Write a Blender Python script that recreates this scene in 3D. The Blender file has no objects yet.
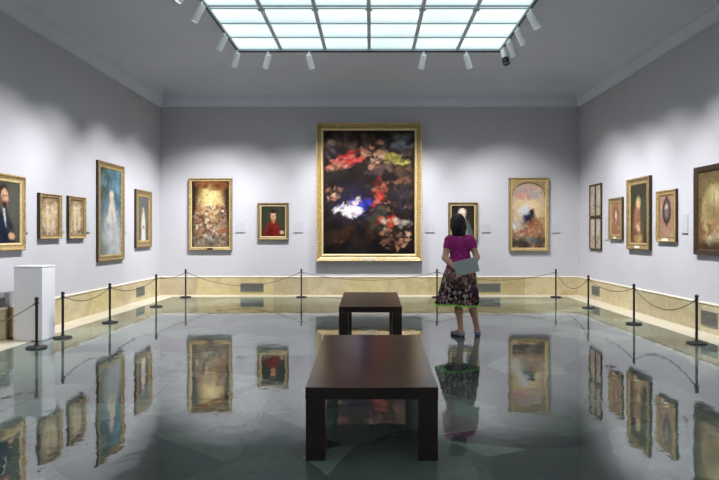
import bpy, bmesh, math, random
import numpy as np
from mathutils import Vector, Matrix

random.seed(7)
PI = math.pi
scene = bpy.context.scene
COL = scene.collection

# ------------------------------------------------------------------ room dimensions (metres, camera at the origin, looking along +Y)
XL, XR = -4.84, 4.77
YB, YF = 13.30, -4.0
WALL_H = 4.31
SKY_Z = 4.90
SKX0, SKX1, SKY1, SKY0 = -2.55, 2.48, 11.08, -1.34
EYE = 1.40
FPX = 580.0

# ------------------------------------------------------------------ colour helpers
def lin(c):
    c = np.asarray(c, dtype=np.float64) / 255.0
    return np.where(c <= 0.04045, c / 12.92, ((c + 0.055) / 1.055) ** 2.4)

def L4(r, g, b):
    v = lin((r, g, b))
    return (float(v[0]), float(v[1]), float(v[2]), 1.0)

# ------------------------------------------------------------------ materials
def new_mat(name):
    m = bpy.data.materials.new(name)
    m.use_nodes = True
    nt = m.node_tree
    nt.nodes.clear()
    out = nt.nodes.new('ShaderNodeOutputMaterial')
    b = nt.nodes.new('ShaderNodeBsdfPrincipled')
    nt.links.new(b.outputs[0], out.inputs[0])
    return m, nt, b

def tex_coord(nt, scale=(1, 1, 1), rot=(0, 0, 0)):
    tc = nt.nodes.new('ShaderNodeTexCoord')
    mp = nt.nodes.new('ShaderNodeMapping')
    mp.inputs['Scale'].default_value = scale
    mp.inputs['Rotation'].default_value = rot
    nt.links.new(tc.outputs['Object'], mp.inputs['Vector'])
    return mp.outputs[0]

def ramp(nt, fac, stops):
    r = nt.nodes.new('ShaderNodeValToRGB')
    el = r.color_ramp.elements
    while len(el) < len(stops):
        el.new(0.5)
    for e, (p, c) in zip(el, stops):
        e.position = p
        e.color = c
    nt.links.new(fac, r.inputs[0])
    return r.outputs[0]

def noise(nt, vec, scale, detail=3.0, rough=0.55, dist=0.0):
    n = nt.nodes.new('ShaderNodeTexNoise')
    n.inputs['Scale'].default_value = scale
    n.inputs['Detail'].default_value = detail
    n.inputs['Roughness'].default_value = rough
    n.inputs['Distortion'].default_value = dist
    nt.links.new(vec, n.inputs['Vector'])
    return n.outputs[0]

def mixc(nt, fac, a, b, mode='MIX'):
    m = nt.nodes.new('ShaderNodeMix')
    m.data_type = 'RGBA'
    m.blend_type = mode
    for key, val in ((0, fac), (6, a), (7, b)):
        if hasattr(val, 'default_value') or hasattr(val, 'is_linked'):
            nt.links.new(val, m.inputs[key])
        else:
            m.inputs[key].default_value = val
    return m.outputs[2]

def bump(nt, b, height, strength, distance):
    n = nt.nodes.new('ShaderNodeBump')
    n.inputs['Strength'].default_value = strength
    n.inputs['Distance'].default_value = distance
    nt.links.new(height, n.inputs['Height'])
    nt.links.new(n.outputs[0], b.inputs['Normal'])

def simple(name, c0, c1=None, rough=0.5, metal=0.0, scale=20.0, bmp=0.0, spec=0.5, stretch=(1, 1, 1)):
    m, nt, b = new_mat(name)
    v = tex_coord(nt, stretch)
    n = noise(nt, v, scale)
    col = ramp(nt, n, [(0.3, c0), (0.7, c1 or c0)])
    nt.links.new(col, b.inputs['Base Color'])
    b.inputs['Roughness'].default_value = rough
    b.inputs['Metallic'].default_value = metal
    b.inputs['Specular IOR Level'].default_value = spec
    if bmp:
        bump(nt, b, n, 0.6, bmp)
    return m

M = {}
M['wall'] = simple('wall_paint', L4(175, 174, 179), L4(179, 178, 183), 0.92, scale=1.3, spec=0.15)
M['ceiling'] = simple('ceiling_paint', L4(192, 196, 206), L4(196, 200, 210), 0.92, scale=1.1, spec=0.1)
M['cornice'] = simple('cornice_paint', L4(198, 203, 213), L4(202, 207, 217), 0.9, scale=2.0, spec=0.15)
M['wood'] = simple('dark_stained_wood', L4(30, 15, 11), L4(50, 27, 20), 0.22, scale=9.0, stretch=(9, 0.8, 9), spec=0.8)
M['black'] = simple('black_metal', L4(16, 13, 13), L4(24, 20, 19), 0.45, scale=30.0)
M['rope'] = simple('brown_rope', L4(78, 66, 54), L4(104, 88, 72), 0.85, scale=160.0, bmp=0.001)
M['white'] = simple('white_lacquer', L4(214, 214, 220), L4(220, 220, 226), 0.5, scale=3.0)
M['fixture'] = simple('fixture_white', L4(244, 247, 248), L4(248, 250, 251), 0.45, scale=6.0)
M['fixture_dark'] = simple('fixture_black', L4(14, 14, 15), L4(22, 22, 24), 0.5, scale=6.0)
M['rail'] = simple('grey_aluminium', L4(186, 194, 198), L4(200, 208, 212), 0.5, 0.0, scale=8.0)
M['track'] = simple('dark_track', L4(34, 36, 39), L4(48, 50, 54), 0.5, 0.2, scale=8.0)
M['vent'] = simple('grey_grille_metal', L4(112, 112, 106), L4(128, 128, 120), 0.5, 0.2, scale=14.0)
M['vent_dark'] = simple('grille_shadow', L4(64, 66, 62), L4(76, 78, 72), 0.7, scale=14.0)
M['label'] = simple('grey_label_card', L4(166, 165, 171), L4(171, 170, 176), 0.85, scale=10.0)
M['label_edge'] = simple('label_holder', L4(138, 136, 140), L4(152, 150, 154), 0.6, scale=10.0)
M['gold'] = simple('aged_gilding', L4(122, 100, 60), L4(176, 152, 102), 0.45, 0.15, scale=26.0, bmp=0.004)
M['gold_pale'] = simple('pale_gilding', L4(180, 156, 108), L4(212, 192, 148), 0.42, 0.2, scale=30.0, bmp=0.003)
M['gold_dull'] = simple('dull_gilding', L4(98, 82, 50), L4(142, 122, 80), 0.5, 0.2, scale=26.0, bmp=0.003)
M['gold_dark'] = simple('darkened_gilding', L4(44, 32, 18), L4(74, 56, 30), 0.5, 0.25, scale=24.0, bmp=0.003)
M['brown_frame'] = simple('brown_moulding', L4(36, 26, 20), L4(58, 42, 30), 0.45, 0.1, scale=20.0, bmp=0.002)
M['plate'] = simple('ivory_plate', L4(206, 200, 182), L4(224, 218, 202), 0.5, scale=40.0)
M['backing'] = simple('backing_board', L4(40, 34, 28), L4(54, 46, 38), 0.9, scale=12.0)
M['marble_brown'] = simple('brown_marble', L4(104, 74, 50), L4(140, 104, 74), 0.3, scale=9.0)

def vcol_mat(name, rough=0.45, spec=0.4, bmp=0.0, scale=120.0):
    m, nt, b = new_mat(name)
    a = nt.nodes.new('ShaderNodeAttribute')
    a.attribute_name = 'paint'
    v = tex_coord(nt)
    n = noise(nt, v, scale, 2.0)
    sh = ramp(nt, n, [(0.2, (0.86, 0.86, 0.86, 1)), (0.8, (1, 1, 1, 1))])
    nt.links.new(mixc(nt, 1.0, a.outputs['Color'], sh, 'MULTIPLY'), b.inputs['Base Color'])
    b.inputs['Roughness'].default_value = rough
    b.inputs['Specular IOR Level'].default_value = spec
    if bmp:
        bump(nt, b, n, 0.5, bmp)
    return m
M['canvas'] = vcol_mat('oil_on_canvas', 0.55, 0.08, 0.0006, 260.0)
M['skin'] = vcol_mat('skin', 0.55, 0.35, 0.0, 60.0)

def mat_dado():
    m, nt, b = new_mat('yellow_marble_dado')
    v = tex_coord(nt)
    n1 = noise(nt, v, 1.6, 6.0, 0.6, 1.2)
    n2 = noise(nt, v, 9.0, 5.0, 0.65, 0.8)
    g = nt.nodes.new('ShaderNodeAttribute')
    g.attribute_name = 'slab'
    base = ramp(nt, n1, [(0.25, L4(166, 149, 114)), (0.55, L4(184, 172, 142)), (0.8, L4(196, 187, 164))])
    vein = ramp(nt, n2, [(0.3, (0.86, 0.82, 0.74, 1)), (0.55, (1, 1, 1, 1))])
    c = mixc(nt, 0.7, base, vein, 'MULTIPLY')
    c = mixc(nt, 1.0, c, g.outputs['Color'], 'MULTIPLY')
    nt.links.new(c, b.inputs['Base Color'])
    b.inputs['Roughness'].default_value = 0.25
    return m
M['dado'] = mat_dado()
M['dado_cap'] = simple('cream_marble', L4(210, 202, 182), L4(218, 211, 194), 0.4, scale=7.0)
M['border'] = simple('cream_floor_marble', L4(186, 178, 158), L4(197, 190, 172), 0.3, scale=3.0)

def mat_floor():
    m, nt, b = new_mat('polished_green_grey_marble')
    v = tex_coord(nt)
    # slab joints
    br = nt.nodes.new('ShaderNodeTexBrick')
    br.offset = 0.5
    br.inputs['Scale'].default_value = 1.0
    br.inputs['Brick Width'].default_value = 1.25
    br.inputs['Row Height'].default_value = 0.82
    br.inputs['Mortar Size'].default_value = 0.004
    br.inputs['Mortar Smooth'].default_value = 0.3
    br.inputs['Color1'].default_value = (0.86, 0.86, 0.86, 1)
    br.inputs['Color2'].default_value = (1.12, 1.12, 1.12, 1)
    br.inputs['Mortar'].default_value = (0.7, 0.7, 0.7, 1)
    nt.links.new(v, br.inputs['Vector'])
    # large angular patches of breccia
    nz = nt.nodes.new('ShaderNodeTexNoise')
    nz.inputs['Scale'].default_value = 1.1
    nz.inputs['Detail'].default_value = 2.0
    nt.links.new(v, nz.inputs['Vector'])
    vd = mixc(nt, 0.03, v, nz.outputs['Color'], 'LINEAR_LIGHT')
    vo = nt.nodes.new('ShaderNodeTexVoronoi')
    vo.inputs['Scale'].default_value = 1.25
    nt.links.new(vd, vo.inputs['Vector'])
    sep = nt.nodes.new('ShaderNodeSeparateColor')
    nt.links.new(vo.outputs['Color'], sep.inputs[0])
    patch = ramp(nt, sep.outputs[0], [(0.05, L4(66, 77, 73)), (0.35, L4(90, 102, 96)), (0.6, L4(102, 114, 106)), (0.9, L4(126, 140, 129))])
    n2 = noise(nt, v, 3.0, 7.0, 0.62, 1.4)
    cloud = ramp(nt, n2, [(0.3, (0.7, 0.71, 0.72, 1)), (0.7, (1.1, 1.1, 1.08, 1))])
    c = mixc(nt, 0.8, patch, cloud, 'MULTIPLY')
    c = mixc(nt, 1.0, c, br.outputs['Color'], 'MULTIPLY')
    # pale veins along some patch edges
    ve = nt.nodes.new('ShaderNodeTexVoronoi')
    ve.feature = 'DISTANCE_TO_EDGE'
    ve.inputs['Scale'].default_value = 1.7
    nt.links.new(vd, ve.inputs['Vector'])
    vf = ramp(nt, ve.outputs[0], [(0.0, (1, 1, 1, 1)), (0.012, (0, 0, 0, 1))])
    nm = noise(nt, v, 1.7, 2.0)
    nm = ramp(nt, nm, [(0.58, (0, 0, 0, 1)), (0.8, (0.10, 0.10, 0.10, 1))])
    mm = mixc(nt, 1.0, vf, nm, 'MULTIPLY')
    c = mixc(nt, mm, c, L4(196, 204, 192))
    nt.links.new(c, b.inputs['Base Color'])
    b.inputs['IOR'].default_value = FLOOR_IOR
    r = ramp(nt, n2, [(0.2, (0.015, 0.015, 0.015, 1)), (0.8, (0.05, 0.05, 0.05, 1))])
    nt.links.new(r, b.inputs['Roughness'])
    wv = tex_coord(nt, (1.0, 1.0, 1.0))
    h1 = noise(nt, wv, 5.0, 2.0, 0.5)
    bump(nt, b, h1, 1.0, 0.0013)
    return m
FLOOR_IOR = 2.1
M['floor'] = mat_floor()

def mat_glass_panel():
    m, nt, b = new_mat('frosted_skylight_glass')
    v = tex_coord(nt)
    sx = nt.nodes.new('ShaderNodeSeparateXYZ')
    nt.links.new(v, sx.inputs[0])
    mul = nt.nodes.new('ShaderNodeMath'); mul.operation = 'MULTIPLY_ADD'
    mul.inputs[1].default_value = 1 / 0.69
    mul.inputs[2].default_value = -SKY1 / 0.69 + 40.0
    nt.links.new(sx.outputs[1], mul.inputs[0])
    fr = nt.nodes.new('ShaderNodeMath'); fr.operation = 'FRACT'
    nt.links.new(mul.outputs[0], fr.inputs[0])
    g = ramp(nt, fr.outputs[0], [(0.0, L4(200, 220, 223)), (0.25, L4(240, 250, 251)), (0.7, L4(232, 246, 248)), (1.0, L4(184, 208, 211))])
    nb = noise(nt, v, 0.7, 2.0)
    gb = ramp(nt, nb, [(0.3, (0.86, 0.90, 0.92, 1)), (0.7, (1.06, 1.06, 1.06, 1))])
    c = mixc(nt, 1.0, g, gb, 'MULTIPLY')
    b.inputs['Base Color'].default_value = L4(180, 195, 198)
    b.inputs['Roughness'].default_value = 0.3
    nt.links.new(c, b.inputs['Emission Color'])
    b.inputs['Emission Strength'].default_value = SKYLIGHT
    return m
SKYLIGHT = 1.05
M['skyglass'] = mat_glass_panel()

def mat_lens():
    m, nt, b = new_mat('lit_lamp_lens')
    v = tex_coord(nt)
    n = noise(nt, v, 30.0)
    c = ramp(nt, n, [(0.3, (1, 0.97, 0.93, 1)), (0.7, (1, 1, 1, 1))])
    nt.links.new(c, b.inputs['Emission Color'])
    b.inputs['Emission Strength'].default_value = 1.6
    return m
M['lens'] = mat_lens()

# ------------------------------------------------------------------ mesh helpers
def link(o, parent=None):
    COL.objects.link(o)
    if parent is not None:
        o.parent = parent
    return o

def obj(name, bm, mat, parent=None, smooth=None):
    me = bpy.data.meshes.new(name)
    bmesh.ops.recalc_face_normals(bm, faces=bm.faces)
    bm.to_mesh(me)
    bm.free()
    me.materials.append(M[mat] if isinstance(mat, str) else mat)
    if smooth:
        me.polygons.foreach_set('use_smooth', [True] * len(me.polygons))
        me.set_sharp_from_angle(angle=math.radians(smooth))
    return link(bpy.data.objects.new(name, me), parent)

def empty(name, loc, rz=0.0):
    o = bpy.data.objects.new(name, None)
    o.empty_display_size = 0.1
    o.location = loc
    o.rotation_euler = (0, 0, rz)
    return link(o)

def tag(o, label, cat, group=None, kind=None):
    o['label'] = label
    o['category'] = cat
    if group:
        o['group'] = group
    if kind:
        o['kind'] = kind
    return o

def structure(o):
    o['kind'] = 'structure'
    return o

def dup(root, loc=None, rz=None):
    r = root.copy()
    COL.objects.link(r)
    if loc is not None:
        r.location = loc
    if rz is not None:
        r.rotation_euler = (0, 0, rz)
    for ch in list(root.children):
        c = ch.copy()
        COL.objects.link(c)
        c.parent = r
        for g in list(ch.children):
            d = g.copy()
            COL.objects.link(d)
            d.parent = c
    return r

def box(bm, x0, x1, y0, y1, z0, z1, bev=0.0, seg=2):
    vs = [bm.verts.new(p) for p in ((x0, y0, z0), (x1, y0, z0), (x1, y1, z0), (x0, y1, z0),
                                    (x0, y0, z1), (x1, y0, z1), (x1, y1, z1), (x0, y1, z1))]
    fs = [bm.faces.new([vs[i] for i in f]) for f in ((0, 3, 2, 1), (4, 5, 6, 7), (0, 1, 5, 4), (1, 2, 6, 5), (2, 3, 7, 6), (3, 0, 4, 7))]
    if bev > 0:
        ed = list({e for f in fs for e in f.edges})
        bmesh.ops.bevel(bm, geom=ed, offset=bev, segments=seg, affect='EDGES', profile=0.5)

def lathe(bm, prof, c=(0, 0, 0), seg=24):
    rings = []
    for r, z in prof:
        if r < 1e-6:
            rings.append([bm.verts.new((c[0], c[1], c[2] + z))])
        else:
            rings.append([bm.verts.new((c[0] + r * math.cos(2 * PI * i / seg), c[1] + r * math.sin(2 * PI * i / seg), c[2] + z)) for i in range(seg)])
    for a, b in zip(rings, rings[1:]):
        for i in range(seg):
            j = (i + 1) % seg
            q = [a[i % len(a)], a[j % len(a)], b[j % len(b)], b[i % len(b)]]
            u = []
            for v in q:
                if v not in u:
                    u.append(v)
            if len(u) >= 3:
                bm.faces.new(u)

def tube(bm, pts, r, seg=8):
    pts = [Vector(p) for p in pts]
    n = len(pts)
    rings = []
    up = Vector((0.0, 0.0, 1.0))
    for i, p in enumerate(pts):
        t = (pts[min(i + 1, n - 1)] - pts[max(i - 1, 0)]).normalized()
        if abs(t.dot(up)) > 0.98:
            up = Vector((1.0, 0.0, 0.0))
        a = t.cross(up).normalized()
        b = a.cross(t).normalized()
        rr = r[i] if isinstance(r, (list, tuple)) else r
        rings.append([bm.verts.new(p + rr * (math.cos(2 * PI * k / seg) * a + math.sin(2 * PI * k / seg) * b)) for k in range(seg)])
    for a, b in zip(rings, rings[1:]):
        for i in range(seg):
            j = (i + 1) % seg
            bm.faces.new((a[i], a[j], b[j], b[i]))
    bm.faces.new(rings[0])
    bm.faces.new(list(reversed(rings[-1])))

def paint_attr(me, cols):
    at = me.color_attributes.new('paint', 'FLOAT_COLOR', 'POINT')
    a = np.ones((len(me.vertices), 4), dtype=np.float32)
    a[:, :3] = cols
    at.data.foreach_set('color', a.ravel())

# ------------------------------------------------------------------ setting: floor, walls, dado, ceiling, skylight
bm = bmesh.new()
box(bm, XL - 0.2, XR + 0.2, YF - 0.2, YB + 0.2, -0.15, 0.0)
structure(obj('floor', bm, 'floor'))

def wall(name, x0, x1, y0, y1, z1=WALL_H + 0.9):
    bm = bmesh.new()
    box(bm, x0, x1, y0, y1, 0.0, z1)
    return structure(obj(name, bm, 'wall'))
wall('wall_back', XL - 0.2, XR + 0.2, YB, YB + 0.2)
wall('wall_left', XL - 0.2, XL, YF, YB)
wall('wall_right', XR, XR + 0.2, YF, YB)
wall('wall_front', XL - 0.2, XR + 0.2, YF - 0.2, YF)

# marble dado: slabs of slightly different tone, plus a cream cap moulding
rng = np.random.RandomState(5)
def dado(name, axis, a0, a1, pos, sgn):
    """A run of slabs from a0 to a1 along axis, against the wall at pos, projecting towards sgn."""
    bm = bmesh.new()
    lay = bm.verts.layers.float_color.new('slab')
    a = a0
    H, T = 0.405, 0.02
    while a < a1 - 0.05:
        w = min(rng.uniform(0.75, 1.2), a1 - a)
        if a1 - a - w < 0.3:
            w = a1 - a
        tone = rng.choice([0.84, 0.92, 0.98, 1.02, 1.05])
        yel = rng.uniform(0.76, 1.02)
        n0 = len(bm.verts)
        if axis == 'x':
            box(bm, a + 0.001, a + w - 0.001, min(pos, pos + sgn * T), max(pos, pos + sgn * T), 0.0, H)
        else:
            box(bm, min(pos, pos + sgn * T), max(pos, pos + sgn * T), a + 0.001, a + w - 0.001, 0.0, H)
        bm.verts.ensure_lookup_table()
        for v in bm.verts[n0:]:
            v[lay] = (tone, tone * (0.90 + 0.1 * yel), tone * yel, 1.0)
        a += w
    o = structure(obj(name, bm, 'dado'))
    cap = bmesh.new()
    C = 0.032
    if axis == 'x':
        box(cap, a0, a1, min(pos, pos + sgn * C), max(pos, pos + sgn * C), H, H + 0.03, 0.008)
    else:
        box(cap, min(pos, pos + sgn * C), max(pos, pos + sgn * C), a0, a1, H, H + 0.03, 0.008)
    obj('cap_moulding', cap, 'dado_cap', o)
    return o
dado('baseboard_back', 'x', XL, XR, YB, -1)
dl = dado('baseboard_left', 'y', 7.775, YB - 0.02, XL, 1)
# rounded brown marble end piece where the left dado stops beside the pedestal
bm = bmesh.new()
box(bm, XL, XL + 0.045, 7.69, 7.774, 0.0, 0.425, 0.016, 3)
obj('end_piece', bm, 'marble_brown', dl)
dado('baseboard_left', 'y', YF + 0.02, 7.689, XL, 1)
dado('baseboard_right', 'y', YF + 0.02, YB - 0.02, XR, -1)

# cream marble border let into the floor along the walls
def border(name, x0, x1, y0, y1):
    bm = bmesh.new()
    box(bm, x0, x1, y0, y1, 0.0005, 0.006, 0.002)
    return structure(obj(name, bm, 'border'))
border('trim_1', XL + 0.02, XL + 0.42, YF + 0.03, YB - 0.44)
border('trim_2', XR - 0.42, XR - 0.02, YF + 0.03, YB - 0.44)
border('trim_3', XL + 0.02, XR - 0.02, YB - 0.44, YB - 0.02)

# ceiling: cornice ledge, concave cove, flat soffit round the skylight opening
def rect(dx, dy, z):
    return [(XL + dx, YF + dy, z), (XR - dx, YF + dy, z), (XR - dx, YB - dy, z), (XL + dx, YB - dy, z)]
def ring_mesh(loops, close=False):
    bm = bmesh.new()
    rings = [[bm.verts.new(p) for p in lp] for lp in loops]
    for a, b in zip(rings, rings[1:]):
        for i in range(4):
            j = (i + 1) % 4
            bm.faces.new((a[i], a[j], b[j], b[i]))
    return bm
loops = [rect(0.02, 0.02, WALL_H + 0.18)]
N = 14
for k in range(N + 1):
    t = k / N * PI / 2
    d = 0.092 + 1.12 * (1 - math.cos(t)) ** 1.0
    z = WALL_H + 0.18 + (SKY_Z - WALL_H - 0.18) * math.sin(t) ** 1.0
    loops.append(rect(d, d, z))
loops.append([(SKX0, SKY0, SKY_Z), (SKX1, SKY0, SKY_Z), (SKX1, SKY1, SKY_Z), (SKX0, SKY1, SKY_Z)])
ceil = structure(obj('ceiling', ring_mesh(loops), 'ceiling', smooth=50))
corn = [rect(0.0, 0.0, WALL_H), rect(0.05, 0.05, WALL_H), rect(0.055, 0.055, WALL_H + 0.018), rect(0.05, 0.05, WALL_H + 0.026),
        rect(0.082, 0.082, WALL_H + 0.17), rect(0.088, 0.088, WALL_H + 0.172), rect(0.088, 0.088, WALL_H + 0.183), rect(0.10, 0.10, WALL_H + 0.187),
        rect(0.01, 0.01, WALL_H + 0.235)]
obj('cornice', ring_mesh(corn), 'cornice', ceil)

# skylight: frosted lit glass above a grid of grey bars, lighting track round its edge
bm = bmesh.new()
box(bm, SKX0, SKX1, SKY0, SKY1, SKY_Z + 0.03, SKY_Z + 0.05)
glass = structure(obj('window_1', bm, 'skyglass'))
PW = (SKX1 - SKX0) / 6
bars = bmesh.new()
for i in range(1, 6):
    x = SKX0 + PW * i
    box(bars, x - 0.031, x + 0.031, SKY0, SKY1, SKY_Z - 0.002, SKY_Z + 0.029, 0.004)
obj('long_bars', bars, 'rail', glass)
cross = bmesh.new()
beams = bmesh.new()
k = 1
while SKY1 - 0.69 * k > SKY0 + 0.1:
    y = SKY1 - 0.69 * k
    if k % 3 == 0:
        box(beams, SKX0, SKX1, y - 0.085, y - 0.05, SKY_Z + 0.004, SKY_Z + 0.029, 0.004)
        box(beams, SKX0, SKX1, y + 0.03, y + 0.055, SKY_Z + 0.012, SKY_Z + 0.029, 0.003)
        for i in range(1, 6):
            x = SKX0 + PW * i
            box(beams, x - 0.055, x + 0.055, y + 0.02, y + 0.075, SKY_Z - 0.012, SKY_Z + 0.0, 0.003)
    else:
        box(cross, SKX0, SKX1, y - 0.013, y + 0.013, SKY_Z + 0.012, SKY_Z + 0.029, 0.003)
    k += 1
obj('cross_bars', cross, 'rail', glass)
obj('beam_bars', beams, 'rail', glass)
edge = bmesh.new()
def rect_bar(bm, off_out, off_in, z0, z1):
    x0, x1, y0, y1 = SKX0, SKX1, SKY0, SKY1
    box(bm, x0 - off_out, x0 + off_in, y0 - off_out, y1 + off_out, z0, z1, 0.003)
    box(bm, x1 - off_in, x1 + off_out, y0 - off_out, y1 + off_out, z0, z1, 0.003)
    box(bm, x0 + off_in, x1 - off_in, y1 - off_in, y1 + off_out, z0, z1, 0.003)
    box(bm, x0 + off_in, x1 - off_in, y0 - off_out, y0 + off_in, z0, z1, 0.003)
rect_bar(edge, 0.02, 0.04, SKY_Z - 0.01, SKY_Z + 0.029)
obj('edge_frame', edge, 'rail', glass)
trk = bmesh.new()
rect_bar(trk, -0.004, 0.03, SKY_Z - 0.036, SKY_Z - 0.0105)
obj('lighting_track', trk, 'track', glass)
box_top = bmesh.new()
box(box_top, XL - 0.2, XR + 0.2, YF - 0.2, YB + 0.2, SKY_Z + 0.35, SKY_Z + 0.45)
obj('roof_slab', box_top, 'ceiling', ceil)

# ------------------------------------------------------------------ painter: colour fields laid down stroke by stroke
class Painter:
    def __init__(s, w, h, base, seed=0):
        s.w, s.h = w, h
        s.u, s.v = np.meshgrid((np.arange(w) + 0.5) / w, (np.arange(h) + 0.5) / h)
        s.asp = h / w
        s.im = np.ones((h, w, 3)) * lin(base)
        s.r = np.random.RandomState(seed)
    def put(s, mask, c):
        m = np.clip(mask, 0, 1)[..., None]
        s.im = s.im * (1 - m) + lin(c) * m
    def grad(s, c0, c1, v0=0.0, v1=1.0):
        t = np.clip((s.v - v0) / (v1 - v0), 0, 1)[..., None]
        s.im = lin(c0) * (1 - t) + lin(c1) * t
    def blob(s, u, v, ru, rv, c, rot=0.0, soft=0.5, a=1.0):
        du, dv = (s.u - u), (s.v - v) * s.asp
        rv = rv * s.asp
        co, si = math.cos(rot), math.sin(rot)
        x, y = du * co + dv * si, -du * si + dv * co
        d = np.sqrt((x / ru) ** 2 + (y / rv) ** 2)
        s.put(a * np.clip((1 + soft - d) / (2 * soft), 0, 1), c)
    def line(s, u0, v0, u1, v1, wd, c, soft=0.5, a=1.0, w1=None):
        p = np.array((u0, v0 * s.asp)); q = np.array((u1, v1 * s.asp))
        d = q - p
        t = np.clip(((s.u - p[0]) * d[0] + (s.v * s.asp - p[1]) * d[1]) / max(d @ d, 1e-9), 0, 1)
        dist = np.hypot(s.u - p[0] - t * d[0], s.v * s.asp - p[1] - t * d[1])
        wd = wd + ((w1 if w1 is not None else wd) - wd) * t
        s.put(a * np.clip((1 + soft - dist / wd) / (2 * soft), 0, 1), c)
    def scatter(s, n, u0, u1, v0, v1, cols, r0, r1, a=0.8, soft=0.6, inside=None, el=0.6):
        for _ in range(n):
            u, v = s.r.uniform(u0, u1), s.r.uniform(v0, v1)
            if inside and not inside(u, v):
                continue
            c = np.array(cols[s.r.randint(len(cols))]) * s.r.uniform(0.85, 1.12)
            r = s.r.uniform(r0, r1)
            s.blob(u, v, r, r * el / s.asp, np.clip(c, 0, 255), s.r.uniform(-1.2, 1.2), soft, a * s.r.uniform(0.6, 1))
    def brush(s, n, ln, wd, jit=0.02, var=0.25, a=0.75, flow=1.0):
        """go over the field with short loaded strokes that pick up the colour below them"""
        ph = s.r.uniform(0, 6, 4)
        for _ in range(n):
            u, v = s.r.uniform(0, 1), s.r.uniform(0, 1)
            x = int(np.clip((u + s.r.normal(0, jit)) * s.w, 0, s.w - 1)); y = int(np.clip((v + s.r.normal(0, jit)) * s.h, 0, s.h - 1))
            c = s.im[y, x] * max(0.2, 1 + s.r.normal(0, var))
            an = flow * (2.2 * math.sin(u * 5 + ph[0] + 2 * v) + 1.6 * math.cos(v * 7 + ph[1])) + s.r.normal(0, 0.4)
            L = ln * s.r.uniform(0.5, 1.4)
            du, dv = L * math.cos(an), L * math.sin(an) / s.asp
            p = np.array((u - du / 2, (v - dv / 2) * s.asp)); q = np.array((u + du / 2, (v + dv / 2) * s.asp))
            pad = wd * 2.5
            i0 = max(0, int((min(p[0], q[0]) - pad) * s.w)); i1 = min(s.w, int((max(p[0], q[0]) + pad) * s.w) + 2)
            j0 = max(0, int((min(p[1], q[1]) - pad) / s.asp * s.h)); j1 = min(s.h, int((max(p[1], q[1]) + pad) / s.asp * s.h) + 2)
            if i1 <= i0 or j1 <= j0:
                continue
            U, V = s.u[j0:j1, i0:i1], s.v[j0:j1, i0:i1] * s.asp
            d = q - p
            t = np.clip(((U - p[0]) * d[0] + (V - p[1]) * d[1]) / max(d @ d, 1e-9), 0, 1)
            dist = np.hypot(U - p[0] - t * d[0], V - p[1] - t * d[1])
            m = np.clip((1.5 - dist / wd), 0, 1)[..., None] * a
            s.im[j0:j1, i0:i1] = s.im[j0:j1, i0:i1] * (1 - m) + c * m
    def grain(s, amt=0.08):
        n = s.r.normal(0, 1, (s.h, s.w))
        n = (n + np.roll(n, 1, 0) + np.roll(n, 1, 1) + np.roll(n, (1, 1), (0, 1))) / 2
        s.im = s.im * (1 + amt * n[..., None])
    def done(s, gain=1.25):
        return np.clip(s.im * gain, 0.001, 0.92)

def canvas_mesh(name, p, x0, x1, z0, z1, y, parent, gain=0.85):
    """A gridded canvas in the local XZ plane at depth y, carrying the painter's field."""
    h, w = p.h, p.w
    im = p.done(gain)[::-1]
    X, Z = np.meshgrid(np.linspace(x0, x1, w), np.linspace(z0, z1, h))
    co = np.stack([X, np.full_like(X, y), Z], -1).reshape(-1, 3)
    i = np.arange(h * w).reshape(h, w)
    f = np.stack([i[:-1, :-1], i[:-1, 1:], i[1:, 1:], i[1:, :-1]], -1).reshape(-1, 4)
    me = bpy.data.meshes.new(name)
    me.from_pydata(co.tolist(), [], f.tolist())
    paint_attr(me, im.reshape(-1, 3))
    me.materials.append(M['canvas'])
    return link(bpy.data.objects.new(name, me), parent)

def frame_bm(w, h, prof):
    """Mitred frame: prof is a list of (inset from the outer edge, height off the wall); origin at bottom centre, wall at y=0, front towards -y."""
    bm = bmesh.new()
    rings = []
    for ins, d in prof:
        x, z0, z1 = w / 2 - ins, ins, h - ins
        rings.append([bm.verts.new(p) for p in ((-x, -d, z0), (x, -d, z0), (x, -d, z1), (-x, -d, z1))])
    for a, b in zip(rings, rings[1:]):
        for i in range(4):
            j = (i + 1) % 4
            bm.faces.new((a[i], a[j], b[j], b[i]))
    return bm

ROT = {'back': 0.0, 'left': PI / 2, 'right': -PI / 2}
def on_wall(side, along, z, off=0.0):
    return {'back': (along, YB - off, z), 'left': (XL + off, along, z), 'right': (XR - off, along, z)}[side]

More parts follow.
